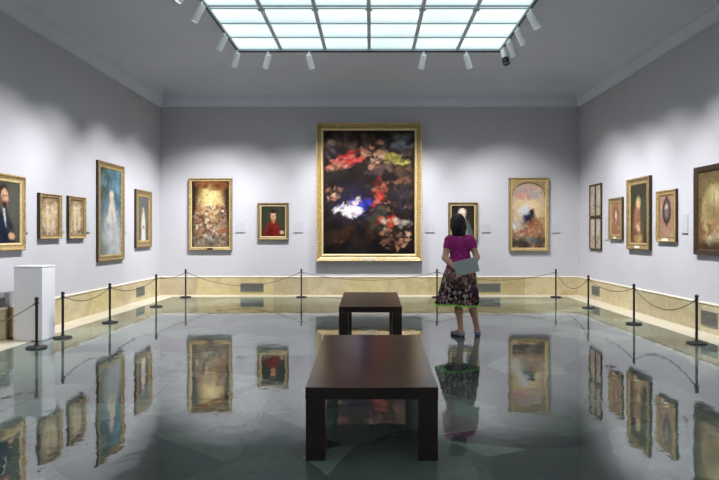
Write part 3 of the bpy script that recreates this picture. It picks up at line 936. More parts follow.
wall_label('right', 12.68, 1.41, 0.14, 0.18, 'small wall label between the right corner and the stacked pictures')
wall_label('right', 11.73, 1.28, 0.16, 0.48, 'tall narrow wall label between the stacked pictures and the oval figure picture')
wall_label('right', 10.77, 1.40, 0.10, 0.16, 'small wall label just before the tall dark seated portrait')
wall_label('right', 9.70, 1.40, 0.10, 0.16, 'small wall label between the dark seated portrait and the hanging oval picture')
wall_label('right', 8.80, 1.41, 0.16, 0.28, 'grey wall label beside the church interior painting')

# ------------------------------------------------------------------ vent grilles in the dado
def vent(side, c, z0, w, h, off, label, plain=False):
    t = empty('vent_grille', on_wall(side, c, z0, off), ROT[side])
    tag(t, label, 'vent')
    obj('frame', frame_bm(w, h, [(0, 0), (0, 0.010), (0.012, 0.012), (0.016, 0.004)]), 'vent', t)
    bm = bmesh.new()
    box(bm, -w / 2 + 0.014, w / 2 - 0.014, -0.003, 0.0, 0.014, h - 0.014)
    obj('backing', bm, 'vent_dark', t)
    bm = bmesh.new()
    n = max(4, int(h / 0.022))
    for i in range(n):
        z = 0.02 + (h - 0.04) * (i + 0.5) / n
        box(bm, -w / 2 + 0.014, w / 2 - 0.014, -0.009, -0.003, z - 0.0045, z + 0.0045)
    obj('louvres', bm, 'vent', t)
vent('back', bx(252.3), bz(291.6), 23.4 / SB, 8.6 / SB, 0.0205, 'grey vent grille in back wall dado under the red portrait')
vent('back', bx(488.8), bz(291.7), 23 / SB, 8.5 / SB, 0.0205, 'grey vent grille in back wall dado right of the woman')
vent('left', 12.12, 0.10, 0.43, 0.20, 0.0205, 'grey vent grille in left wall dado near the far corner')
vent('right', 12.26, 0.10, 0.42, 0.20, 0.0205, 'grey vent grille in right wall dado near the far corner')
vent('right', 8.14, 0.10, 0.40, 0.215, 0.0205, 'grey vent grille in right wall dado beside the nearest right-hand post')
vent('left', 7.45, 0.448, 0.42, 0.115, 0.0, 'plain grey grille on left wall just above the dado, left of the pedestal')

# ------------------------------------------------------------------ white pedestal
t = empty('pedestal', (-4.457, 7.69, 0.006))
tag(t, 'tall plain white pedestal standing against the left wall', 'pedestal')
bm = bmesh.new()
box(bm, -0.185, 0.185, -0.155, 0.155, 0.012, 0.955, 0.003)
obj('body', bm, 'white', t)
bm = bmesh.new()
box(bm, -0.189, 0.189, -0.159, 0.159, 0.958, 0.976, 0.003)
obj('top_plate', bm, 'white', t)
bm = bmesh.new()
box(bm, -0.181, 0.181, -0.151, 0.151, 0.0, 0.012)
obj('plinth_foot', bm, 'white', t)

# ------------------------------------------------------------------ benches
def bench(x, y, w0, w1, ln, label):
    t = empty('bench', (x, y, 0.0))
    tag(t, label, 'bench', 'dark wooden gallery benches')
    H, T, LW = 0.455, 0.076, 0.122
    def taper(bm):
        for v in bm.verts:
            f = (v.co.y + ln / 2) / ln
            v.co.x *= (w0 + (w1 - w0) * f)
    bm = bmesh.new()
    box(bm, -0.5, 0.5, -ln / 2, ln / 2, H - T, H, 0.004)
    taper(bm)
    obj('seat', bm, 'wood', t)
    lw = LW / w0
    for sx in (-1, 1):
        for sy in (-1, 1):
            bm = bmesh.new()
            xa, xb = (-0.498, -0.498 + lw) if sx < 0 else (0.498 - lw, 0.498)
            ya, yb = (-ln / 2 + 0.002, -ln / 2 + LW) if sy < 0 else (ln / 2 - LW, ln / 2 - 0.002)
            box(bm, xa, xb, ya, yb, 0.0, H - T, 0.003)
            taper(bm)
            obj('leg', bm, 'wood', t)
    return t
bench(0.005, 3.575 + 0.93, 0.82, 0.895, 1.86, 'nearer of two dark wooden benches, large in the centre foreground')
bench(-0.008, 7.55 + 0.94, 0.825, 0.865, 1.88, 'farther of two dark wooden benches, in front of the largest painting')

# ------------------------------------------------------------------ barrier posts and ropes
POST_H = 0.62
def make_post():
    t = empty('barrier_post', (0, 0, 0))
    bm = bmesh.new()
    lathe(bm, [(0.0, 0.0), (0.116, 0.0), (0.119, 0.004), (0.119, 0.014), (0.112, 0.020), (0.03, 0.030), (0.022, 0.045), (0.0, 0.045)], seg=32)
    obj('base', bm, 'black', t, 40)
    bm = bmesh.new()
    lathe(bm, [(0.0, 0.04), (0.0165, 0.04), (0.0165, 0.555), (0.022, 0.56), (0.022, 0.575), (0.012, 0.582), (0.0, 0.582)], seg=16)
    obj('pole', bm, 'black', t, 40)
    bm = bmesh.new()
    lathe(bm, [(0.0, 0.580)] + [(0.025 * math.sin(PI * k / 8), 0.603 - 0.025 * math.cos(PI * k / 8)) for k in range(1, 8)] + [(0.0, 0.628)], seg=16)
    obj('ball_finial', bm, 'black', t, 60)
    bm = bmesh.new()
    tube(bm, [(0.030 * math.cos(a), 0.030 * math.sin(a), 0.548) for a in [2 * PI * k / 16 for k in range(17)]], 0.0035, 6)
    obj('hook_ring', bm, 'black', t, 60)
    return t
posts = [(-4.105, 7.12, 'black barrier post in front of the white pedestal'),
         (-4.145, 7.80, 'black barrier post just right of the white pedestal'),
         (-4.12, 9.15, 'black barrier post below the tall pale-gown portrait on left'),
         (-4.13, 11.15, 'black barrier post on left side, last before the back left corner post'),
         (-4.10, 12.83, 'black barrier post at the back left corner'),
         (-1.54, 12.83, 'black barrier post left of the largest painting, below its lower left corner'),
         (1.46, 12.83, 'black barrier post at the back, half hidden beside the woman\'s skirt'),
         (4.09, 12.83, 'black barrier post at the back right corner'),
         (4.10, 10.94, 'black barrier post on right side, first in front of the back right corner'),
         (4.09, 9.02, 'black barrier post on right side, midway between corner and picture edge'),
         (4.16, 7.41, 'black barrier post nearest on the right side beside a vent'),
         (-4.10, 5.45, 'black barrier post nearest on the left side, beyond the picture edge')]
pp = make_post()
for i, (x, y, lb) in enumerate(posts):
    o = pp if i == 0 else dup(pp)
    o.location = (x, y, 0.0)
    tag(o, lb, 'barrier post', 'black rope barrier posts')

def rope(i, j, sag, label):
    a = Vector((posts[i][0], posts[i][1], 0.548)); b = Vector((posts[j][0], posts[j][1], 0.548))
    d = (b - a).normalized()
    a = a + d * 0.034; b = b - d * 0.034
    mid = (a + b) / 2
    t = empty('barrier_rope', (a.x, a.y, 0.0))
    tag(t, label, 'rope', 'barrier ropes between the posts')
    pts = []
    for k in range(25):
        s = k / 24
        q = a.lerp(b, s)
        q.z -= sag * (1 - (2 * s - 1) ** 2)
        pts.append((q.x - a.x, q.y - a.y, q.z))
    bm = bmesh.new()
    tube(bm, pts, 0.0062, 8)
    obj('cord', bm, 'rope', t, 60)
    for pt, nx in ((pts[0], pts[1]), (pts[-1], pts[-2])):
        bm = bmesh.new()
        p0, p1 = Vector(pt), Vector(nx)
        tube(bm, [p0, p0 + (p1 - p0).normalized() * 0.035], 0.0095, 8)
        obj('end_hook', bm, 'black', t, 60)
rope(11, 0, 0.12, 'brown rope from the post before the pedestal to beyond the left edge')
rope(1, 2, 0.11, 'brown rope sagging right of the white pedestal')
rope(2, 3, 0.12, 'brown rope along left wall below the pale-gown and white figure portraits')
rope(3, 4, 0.05, 'short brown rope into the back left corner')
rope(4, 5, 0.29, 'long brown rope sagging under the tall glowing painting and red portrait')
rope(5, 6, 0.17, 'long brown rope passing under the largest painting')
rope(6, 7, 0.17, 'long brown rope along the back wall right of the woman')
rope(7, 8, 0.26, 'short brown rope sagging deeply from the back right corner')
rope(8, 9, 0.12, 'brown rope on right side below the dark seated portrait')
rope(9, 10, 0.21, 'brown rope nearest on the right side, sagging deepest before the vent')

# ------------------------------------------------------------------ spotlights on the track
def spotlight(pos, target, label, power, size=68, blend=1.0, cap='lens', dark=False, shown=True):
    pos, target = Vector(pos), Vector(target)
    joint = pos + Vector((0, 0, -0.09))
    d = (target - joint).normalized()
    q = d.to_track_quat('-Z', 'Y')
    if power > 0:
        li = bpy.data.lights.new('spot_lamp', 'SPOT')
        li.energy = power
        li.spot_size = math.radians(size)
        li.spot_blend = blend
        li.shadow_soft_size = 0.06
        li.color = (0.985, 0.98, 1.0)
        lo = bpy.data.objects.new('spot_lamp', li)
        COL.objects.link(lo)
        lo.location = joint + d * 0.25
        lo.rotation_mode = 'QUATERNION'
        lo.rotation_quaternion = q
    if not shown:
        return
    t = empty('track_spotlight', pos)
    tag(t, label, 'spotlight', 'white track spotlights')
    bm = bmesh.new()
    box(bm, -0.02, 0.02, -0.045, 0.045, -0.03, 0.0, 0.004)
    lathe(bm, [(0.0, -0.105), (0.012, -0.10), (0.012, -0.03), (0.0, -0.03)], seg=12)
    obj('bracket', bm, 'fixture', t)
    rot = q.to_matrix().to_4x4()
    off = Matrix.Translation(joint - pos)
    def place(bm):
        bmesh.ops.transform(bm, matrix=off @ rot, verts=bm.verts)
        return bm
    bm = bmesh.new()     # can: local -Z is the beam direction
    lathe(bm, [(0.0, 0.06), (0.035, 0.058), (0.05, 0.045), (0.056, 0.02), (0.056, -0.10), (0.052, -0.105), (0.052, -0.113), (0.058, -0.117), (0.058, -0.225), (0.052, -0.225), (0.052, -0.18), (0.0, -0.18)], seg=24)
    body = obj('can', place(bm), 'fixture', t, 35)
    if dark:
        bm = bmesh.new()
        lathe(bm, [(0.059, -0.14), (0.066, -0.14), (0.066, -0.25), (0.059, -0.25), (0.059, -0.14)], seg=24)
        obj('black_hood', place(bm), 'fixture_dark', t, 35)
    bm = bmesh.new()
    lathe(bm, [(0.0, -0.190), (0.05, -0.190), (0.05, -0.182), (0.0, -0.182)], seg=24)
    obj('lens', place(bm), 'lens' if power > 0 else 'fixture_dark', body, 35)

TX0, TX1, TY, TZ = SKX0 + 0.015, SKX1 - 0.015, SKY1 - 0.015, SKY_Z - 0.036
P = 2.6
# left rail
spotlight((TX0, 8.66, TZ), (XL, 8.95, 0.70), 'white track spotlight on left rail, second from the picture top', 250 * P)
spotlight((TX0, 10.02, TZ), (XL, 10.75, 0.70), 'white track spotlight on left rail, nearest the back corner of skylight', 300 * P)
spotlight((TX0, TY - 0.10, TZ), (XL + 0.5, YB, 0.70), 'white track spotlight hanging at the back left corner of skylight', 240 * P, 66)
spotlight((TX0, 7.95, TZ), (XL, 7.6, 0.70), 'white track spotlight on left rail, cut off by the picture top', 260 * P)
# end rail
spotlight((-1.96, TY, TZ), (-3.66, YB, 0.70), 'white track spotlight on back rail, leftmost and tilted left', 240 * P)
spotlight((-1.18, TY, TZ), (-0.35, YB, 1.35), 'white track spotlight on back rail, tilted right, left of the largest painting', 260 * P, 66)
spotlight((1.00, TY, TZ), (0.35, YB, 1.35), 'white track spotlight on back rail, tilted left, right of the largest painting', 260 * P, 66)
spotlight((1.82, TY, TZ), (3.62, YB, 0.70), 'white track spotlight on back rail, rightmost and tilted right', 240 * P)
# right rail
spotlight((TX1, 10.78, TZ), (3.1, 9.0, 0.2), 'white track spotlight with black hood at the back right corner of skylight', 0, dark=True)
spotlight((TX1, 10.33, TZ), (XR, 12.0, 0.70), 'white track spotlight on right rail, right behind the black-hooded one', 240 * P)
spotlight((TX1, 9.72, TZ), (XR, 10.55, 0.70), 'white track spotlight on right rail, middle of the three tilted right', 260 * P)
spotlight((TX1, 8.95, TZ), (XR, 9.30, 0.70), 'white track spotlight on right rail, closest to the picture top', 240 * P)
# lamps only, no fixtures: some further along the rails, some added for brightness
spotlight((TX1, 7.7, TZ), (XR, 7.75, 0.70), '', 280 * P, shown=False)
spotlight((TX1, 6.2, TZ), (XR, 6.2, 0.70), '', 200 * P, shown=False)
spotlight((TX0, 6.4, TZ), (XL, 6.3, 0.70), '', 200 * P, shown=False)
spotlight((TX0, 11.0, TZ), (XL, 12.2, 0.70), '', 240 * P, shown=False)  # unseen lamp, no fixture at this corner of the rail; lights the far left wall
spotlight((0.9, TY, TZ), (2.1, YB, 0.70), '', 210 * P, shown=False)  # unseen lamp without fixture, lights back wall right of the largest painting
spotlight((TX0, 4.6, TZ), (XL, 4.4, 1.3), '', 100 * P, shown=False)  # these near-end and front-wall lamps are added to raise the ambient light
spotlight((TX1, 4.4, TZ), (XR, 4.3, 1.3), '', 100 * P, shown=False)
spotlight((TX0, 2.4, TZ), (XL, 2.2, 1.3), '', 100 * P, shown=False)
spotlight((TX1, 2.4, TZ), (XR, 2.2, 1.3), '', 100 * P, shown=False)
spotlight((-1.6, SKY0, TZ), (-2.2, YF, 1.5), '', 110 * P, 80, shown=False)
spotlight((1.6, SKY0, TZ), (2.2, YF, 1.5), '', 110 * P, 80, shown=False)
spotlight((-0.9, TY, TZ), (-2.1, YB, 0.70), '', 210 * P, shown=False)  # unseen lamp without fixture, lights back wall left of the largest painting

# ------------------------------------------------------------------ implicit surfaces for the figure
def surface_nets(F, org, h):
    nx, ny, nz = F.shape
    S = F < 0
    cnr = [(i, j, k) for i in (0, 1) for j in (0, 1) for k in (0, 1)]
    cut = lambda A, c: A[c[0]:nx - 1 + c[0], c[1]:ny - 1 + c[1], c[2]:nz - 1 + c[2]]
    cnt = sum(cut(S, c).astype(np.int8) for c in cnr)
    act = (cnt > 0) & (cnt < 8)
    cells = np.argwhere(act)
    idx = -np.ones(act.shape, dtype=np.int64)
    idx[act] = np.arange(len(cells))
    acc = np.zeros((len(cells), 3)); n = np.zeros(len(cells))
    val = {c: F[cells[:, 0] + c[0], cells[:, 1] + c[1], cells[:, 2] + c[2]] for c in cnr}
    for a in cnr:
        for ax in range(3):
            if a[ax] == 0:
                b = tuple(1 if q == ax else a[q] for q in range(3))
                m = (val[a] < 0) != (val[b] < 0)
                t = val[a] / np.where(m, val[a] - val[b], 1.0)
                p = np.array(a, float)[None] + t[:, None] * (np.array(b) - np.array(a))[None]
                acc += np.where(m[:, None], p, 0); n += m
    V = np.asarray(org) + h * (cells + acc / n[:, None])
    faces = []
    for ax in range(3):
        o1, o2 = [(1, 2), (2, 0), (0, 1)][ax]
        e0 = [slice(1, -1)] * 3; e1 = [slice(1, -1)] * 3
        e0[ax] = slice(0, -1); e1[ax] = slice(1, None)
        A, B = S[tuple(e0)], S[tuple(e1)]
        for sgn in (0, 1):
            pos = np.argwhere((A != B) & (A == bool(sgn)))
            if not len(pos):
                continue
            base = pos + 1
            base[:, ax] -= 1
            def at(d1, d2):
                q = base.copy(); q[:, o1] += d1; q[:, o2] += d2
                return idx[q[:, 0], q[:, 1], q[:, 2]]
            f = np.stack([at(-1, -1), at(0, -1), at(0, 0), at(-1, 0)], 1)
            faces.append(f if sgn else f[:, ::-1])
    return V, np.concatenate(faces)

class Field:
    def __init__(s, lo, hi, h):
        s.h, s.lo = h, np.array(lo, float)
        s.n = np.ceil((np.array(hi) - s.lo) / h).astype(int) + 1
        s.F = np.full(tuple(s.n), 9.0)
    def grid(s, lo, hi):
        a = np.clip(np.floor((np.array(lo) - s.lo) / s.h).astype(int), 0, s.n)
        b = np.clip(np.ceil((np.array(hi) - s.lo) / s.h).astype(int) + 1, 0, s.n)
        sl = tuple(slice(i, j) for i, j in zip(a, b))
        ax = [s.lo[i] + s.h * np.arange(a[i], b[i]) for i in range(3)]
        return sl, np.meshgrid(*ax, indexing='ij')
    def blend(s, sl, d, k):
        f = s.F[sl]
        if k > 0:
            hh = np.clip(0.5 + 0.5 * (f - d) / k, 0, 1)
            s.F[sl] = f * (1 - hh) + d * hh - k * hh * (1 - hh)
        else:
            s.F[sl] = np.minimum(f, d)
    def cone(s, a, b, ra, rb, k=0.03, flat=None):
        a, b = np.array(a, float), np.array(b, float)
        r = max(ra, rb) + 0.06 + k
        sl, (X, Y, Z) = s.grid(np.minimum(a, b) - r, np.maximum(a, b) + r)
        d = b - a
        t = np.clip(((X - a[0]) * d[0] + (Y - a[1]) * d[1] + (Z - a[2]) * d[2]) / max(d @ d, 1e-9), 0, 1)
        dd = np.sqrt((X - a[0] - t * d[0]) ** 2 + (Y - a[1] - t * d[1]) ** 2 + (Z - a[2] - t * d[2]) ** 2) - (ra + (rb - ra) * t)
        s.blend(sl, dd, k)
    def ell(s, c, r, k=0.03, sub=False, rz=0.0):
        c, r = np.array(c, float), np.array(r, float)
        m = r.max() + 0.06 + k
        sl, (X, Y, Z) = s.grid(c - m, c + m)
        X, Y, Z = X - c[0], Y - c[1], Z - c[2]
        if rz:
            X, Y = X * math.cos(rz) + Y * math.sin(rz), -X * math.sin(rz) + Y * math.cos(rz)
        q = np.sqrt((X / r[0]) ** 2 + (Y / r[1]) ** 2 + (Z / r[2]) ** 2)
        g = np.sqrt((X / r[0] ** 2) ** 2 + (Y / r[1] ** 2) ** 2 + (Z / r[2] ** 2) ** 2) + 1e-9
        d = np.where(q > 1e-6, q * (q - 1) / g, -r.min())
        if sub:
            f = s.F[sl]; d = -d
            hh = np.clip(0.5 - 0.5 * (f - d) / max(k, 1e-6), 0, 1)
            s.F[sl] = f * (1 - hh) + d * hh + k * hh * (1 - hh)
        else:
            s.blend(sl, d, k)
    def half(s, nrm, off):
        """keep the side where nrm . p < off"""
        sl, (X, Y, Z) = s.grid(s.lo, s.lo + s.h * s.n)
        s.F[sl] = np.maximum(s.F[sl], nrm[0] * X + nrm[1] * Y + nrm[2] * Z - off)
    def mesh(s, name, mat, parent, col=None, warp=None):
        V, Q = surface_nets(s.F, s.lo, s.h)
        if warp is not None:
            V = warp(V)
        me = bpy.data.meshes.new(name)
        me.from_pydata(V.tolist(), [], Q.tolist())
        me.polygons.foreach_set('use_smooth', [True] * len(me.polygons))
        if col is not None:
            paint_attr(me, col(V))
        me.materials.append(M[mat])
        return link(bpy.data.objects.new(name, me), parent)

# ------------------------------------------------------------------ the woman (local axes: she faces +Y, her left is -X, feet at z = 0)
M['hair'] = simple('black_hair', L4(13, 11, 12), L4(27, 22, 22), 0.45, scale=60.0, stretch=(6, 6, 0.5), bmp=0.002)
M['shirt'] = simple('magenta_jersey', L4(158, 44, 120), L4(172, 56, 132), 0.85, scale=14.0, bmp=0.004, spec=0.2)
M['folder'] = simple('grey_card', L4(176, 184, 184), L4(182, 190, 190), 0.6, scale=6.0)
M['lime'] = simple('lime_trim', L4(140, 216, 86), L4(166, 236, 112), 0.8, scale=60.0)
M['shoe'] = simple('lilac_grey_canvas', L4(160, 156, 176), L4(172, 168, 188), 0.85, scale=40.0)
M['sole'] = simple('dark_rubber', L4(22, 20, 24), L4(32, 30, 34), 0.7, scale=30.0)
def mat_skirt():
    m, nt, b = new_mat('patterned_skirt_cotton')
    v = tex_coord(nt, (1, 1, 0.75))
    vo = nt.nodes.new('ShaderNodeTexVoronoi'); vo.inputs['Scale'].default_value = 34.0
    nt.links.new(v, vo.inputs['Vector'])
    sp = nt.nodes.new('ShaderNodeSeparateColor'); nt.links.new(vo.outputs['Color'], sp.inputs[0])
    r = nt.nodes.new('ShaderNodeValToRGB'); r.color_ramp.interpolation = 'CONSTANT'
    el = r.color_ramp.elements
    st = [(0.0, L4(46, 36, 44)), (0.24, L4(92, 56, 84)), (0.40, L4(176, 164, 156)), (0.56, L4(36, 28, 34)), (0.70, L4(150, 80, 96)), (0.80, L4(196, 182, 168)), (0.9, L4(104, 94, 70))]
    while len(el) < len(st): el.new(0.5)
    for e, (pz, c) in zip(el, st): e.position = pz; e.color = c
    nt.links.new(sp.outputs[0], r.inputs[0])
    n = noise(nt, v, 30.0, 3.0)
    sh = ramp(nt, n, [(0.35, (0.62, 0.58, 0.62, 1)), (0.65, (1, 1, 1, 1))])
    c = mixc(nt, 1.0, r.outputs[0], sh, 'MULTIPLY')
    # upper tier is lighter and warmer, hem tier darker
    sx = nt.nodes.new('ShaderNodeSeparateXYZ'); tc = nt.nodes.new('ShaderNodeTexCoord')
    nt.links.new(tc.outputs['Object'], sx.inputs[0])
    mr = nt.nodes.new('ShaderNodeMapRange'); mr.inputs[1].default_value = 0.66; mr.inputs[2].default_value = 0.98
    nt.links.new(sx.outputs[2], mr.inputs[0])
    c = mixc(nt, mr.outputs[0], c, mixc(nt, 0.6, c, L4(178, 136, 126)))
    nt.links.new(c, b.inputs['Base Color'])
    b.inputs['Roughness'].default_value = 0.9
    b.inputs['Specular IOR Level'].default_value = 0.15
    return m
M['skirt'] = mat_skirt()

WX, WY = 1.22, 7.95
she = empty('person', (WX, WY, 0.0))
tag(she, 'woman in magenta top and patterned skirt standing with her back turned, folder behind her', 'person')

# folder geometry first: the fingers close on its lower edge
FT = math.radians(13.5)
FC = np.array((0.048, -0.238, 0.965))
FU, FVv = np.array((math.cos(FT), 0, math.sin(FT))), np.array((-math.sin(FT), 0, math.cos(FT)))
FW2, FH2 = 0.158, 0.098
def edge_pt(x):
    t = (x - (FC - FH2 * FVv)[0]) / FU[0]
    return FC - FH2 * FVv + t * FU

B = Field((-0.36, -0.34, -0.01), (0.44, 0.30, 1.70), 0.0055)
# torso
B.ell((0, -0.005, 0.93), (0.158, 0.108, 0.12), 0.0)
B.ell((0, 0.0, 1.06), (0.122, 0.088, 0.12), 0.05)
B.ell((0, 0.005, 1.20), (0.140, 0.098, 0.15), 0.05)
B.cone((-0.13, -0.005, 1.325), (0.13, -0.005, 1.325), 0.052, 0.052, 0.05)
for s in (-1, 1):
    B.ell((s * 0.075, -0.048, 0.875), (0.084, 0.074, 0.092), 0.03)
    B.ell((s * 0.068, 0.085, 1.205), (0.058, 0.048, 0.058), 0.03)
    B.ell((s * 0.07, -0.06, 1.27), (0.06, 0.045, 0.09), 0.03)
B.cone((0, -0.012, 1.33), (-0.032, 0.0, 1.48), 0.056, 0.047, 0.03)
# legs: weight on her left, right leg set out to the side
hips = {-1: (-0.085, -0.005, 0.88), 1: (0.085, -0.005, 0.88)}
knees = {-1: (-0.030, 0.015, 0.46), 1: (0.165, 0.055, 0.46)}
ank = {-1: (0.008, -0.030, 0.085), 1: (0.250, 0.085, 0.085)}
toe = {-1: (-0.085, 0.105, 0.03), 1: (0.300, 0.265, 0.03)}
for s in (-1, 1):
    h, k, a, t = (np.array(q[s]) for q in (hips, knees, ank, toe))
    B.cone(h, k, 0.083, 0.052, 0.04)
    c = k + (a - k) * 0.30 + np.array((0, -0.018, 0))
    B.cone(k, c, 0.049, 0.052, 0.03)
    B.cone(c, a, 0.052, 0.032, 0.03)
    fd = (t - a); fd[2] = 0; fd /= np.linalg.norm(fd)
    heel = a - fd * 0.028; heel[2] = 0.036
    B.cone(a, heel, 0.031, 0.030, 0.02)
    B.cone(a, (t[0] - fd[0] * .03, t[1] - fd[1] * .03, 0.034), 0.030, 0.024, 0.025)
    B.cone((heel[0], heel[1], 0.03), (t[0], t[1], 0.026), 0.028, 0.022, 0.02)
# arms
sh = {-1: (-0.156, -0.005, 1.316), 1: (0.150, -0.005, 1.316)}
elb = {-1: (-0.214, -0.060, 1.075), 1: (0.218, -0.065, 1.085)}
wri = {-1: (-0.105, -0.185, 0.955), 1: (0.145, -0.190, 0.985)}
palm_c = {-1: (-0.055, -0.207, 0.912), 1: (0.112, -0.212, 0.938)}
for s in (-1, 1):
    B.cone(sh[s], elb[s], 0.050, 0.040, 0.04)
    mid = np.array(elb[s]) + (np.array(wri[s]) - np.array(elb[s])) * 0.35
    B.cone(elb[s], mid, 0.040, 0.038, 0.025)
    B.cone(mid, wri[s], 0.038, 0.026, 0.025)
    # palm: flattened, between wrist and knuckles
    for dx in (-0.018, 0.006, 0.022):
        kx = palm_c[s][0] + dx - s * 0.012
        B.cone(np.array(wri[s]) + (dx * 0.5, 0, 0), (kx, palm_c[s][1] - 0.002, palm_c[s][2] - 0.006), 0.016, 0.012, 0.015)
# fingers: four per hand, hooked under the folder's lower edge, thumbs flat on its inner side
for s in (-1, 1):
    for i in range(4):
        x = palm_c[s][0] + (-0.033 + 0.022 * i)
        e = edge_pt(x)
        ln_ = (0.85, 1.0, 1.05, 0.95)[i if s < 0 else 3 - i]
        k0 = np.array((palm_c[s][0] + (-0.027 + 0.018 * i) - s * 0.010, palm_c[s][1] - 0.002, palm_c[s][2] - 0.012))
        k1 = np.array((x, -0.222, e[2] - 0.006))
        k2 = np.array((x + 0.002, -0.243, e[2] - 0.013))
        k3 = np.array((x + 0.004, -0.2535, e[2] + 0.016 * ln_))
        B.cone(k0, k1, 0.0092, 0.0085, 0.006)
        B.cone(k1, k2, 0.0085, 0.008, 0.002)
        B.cone(k2, k3, 0.008, 0.0068, 0.002)
    w = np.array(wri[s])
    tb = w + np.array((-s * 0.020, -0.012, -0.012))
    tm = tb + np.array((-s * 0.035, -0.010, -0.004))
    B.cone(w, tb, 0.015, 0.0125, 0.01)
    B.cone(tb, tm, 0.0115, 0.0095, 0.004)
    B.cone(tm, tm + np.array((-s * 0.026, -0.002, 0.006)), 0.0095, 0.0078, 0.003)
# head, turned a little to her left
HD = np.array((-0.040, 0.020, 1.555)); TA = math.radians(24)
def hd(x, y, z):
    return HD + np.array((x * math.cos(TA) - y * math.sin(TA), x * math.sin(TA) + y * math.cos(TA), z))
B.ell(hd(0, -0.012, 0.025), (0.072, 0.088, 0.088), 0.02, rz=TA)
B.ell(hd(0, 0.030, -0.025), (0.056, 0.058, 0.078), 0.03, rz=TA)
B.ell(hd(0, 0.062, -0.083), (0.024, 0.020, 0.020), 0.025)
B.cone(hd(0, 0.086, 0.012), hd(0, 0.103, -0.022), 0.007, 0.011, 0.008)
for s in (-1, 1):
    B.ell(hd(s * 0.030, 0.082, 0.016), (0.014, 0.008, 0.009), 0.006, sub=True)
    B.ell(hd(s * 0.029, 0.074, 0.014), (0.0115, 0.0105, 0.0105), 0.002)
    B.cone(hd(s * 0.014, 0.085, 0.034), hd(s * 0.044, 0.074, 0.034), 0.006, 0.005, 0.008)
    B.ell(hd(s * 0.070, 0.002, 0.002), (0.011, 0.018, 0.030), 0.006, rz=TA)
    B.ell(hd(s * 0.034, 0.062, -0.026), (0.020, 0.018, 0.018), 0.02)
B.cone(hd(-0.016, 0.083, -0.054), hd(0.016, 0.083, -0.054), 0.006, 0.006, 0.006)
B.cone(hd(-0.013, 0.082, -0.063), hd(0.013, 0.082, -0.063), 0.0065, 0.0065, 0.005)
def skin_col(V):
    c = np.ones((len(V), 3)) * lin((220, 172, 148))
    n = 0.5 + 0.5 * np.sin(V[:, 0] * 31 + np.sin(V[:, 2] * 23)) * np.sin(V[:, 2] * 27 + V[:, 1] * 19)
    c *= (1.02 + 0.08 * n)[:, None]
    def near(pt, r):
        return np.clip(1.4 - np.linalg.norm((V - pt) / r, axis=1), 0, 1)[:, None]
    lipm = near(hd(0, 0.090, -0.058), (0.017, 0.018, 0.008))
    c = c * (1 - lipm) + lin((150, 70, 70)) * lipm
    for s in (-1, 1):
        e = near(hd(s * 0.029, 0.084, 0.014), (0.010, 0.006, 0.006)); c = c * (1 - e) + lin((225, 220, 215)) * e
        e = near(hd(s * 0.029, 0.086, 0.014), (0.0068, 0.008, 0.0072)); c = c * (1 - e) + lin((30, 20, 18)) * e
        e = near(hd(s * 0.029, 0.084, 0.036), (0.017, 0.012, 0.0035)); c = c * (1 - e) + lin((40, 28, 24)) * e
    return c
body = B.mesh('body', 'skin', she, skin_col)

# hair: a bob to the shoulders, open round the face
Hf = Field((-0.20, -0.20, 1.30), (0.15, 0.20, 1.70), 0.005)
Hf.ell(hd(0, -0.018, 0.030), (0.090, 0.104, 0.100), 0.0, rz=TA)
Hf.ell(hd(0, -0.040, -0.045), (0.102, 0.084, 0.110), 0.05, rz=TA)
Hf.cone(hd(-0.060, -0.045, -0.06), hd(-0.068, -0.050, -0.150), 0.052, 0.034, 0.04)
Hf.cone(hd(0.055, -0.050, -0.06), hd(0.070, -0.062, -0.166), 0.050, 0.030, 0.04)
Hf.cone(hd(0, -0.066, -0.06), hd(0.01, -0.074, -0.160), 0.056, 0.040, 0.04)
Hf.ell(hd(0, 0.098, -0.050), (0.064, 0.080, 0.106), 0.012, sub=True, rz=TA)
Hf.ell(hd(0, 0.060, -0.130), (0.050, 0.075, 0.075), 0.008, sub=True, rz=TA)
def strands(V):
    ang = np.arctan2(V[:, 1] - HD[1], V[:, 0] - HD[0])
    a = 0.0028 * np.sin(ang * 26 + 5 * np.sin(V[:, 2] * 16)) + 0.002 * np.sin(ang * 57 + V[:, 2] * 40)
    d = V - HD; d[:, 2] = 0
    d /= np.linalg.norm(d, axis=1)[:, None] + 1e-6
    return V + d * (a * np.clip((1.66 - V[:, 2]) / 0.05, 0, 1))[:, None]
Hf.mesh('hair', 'hair', she, warp=strands)

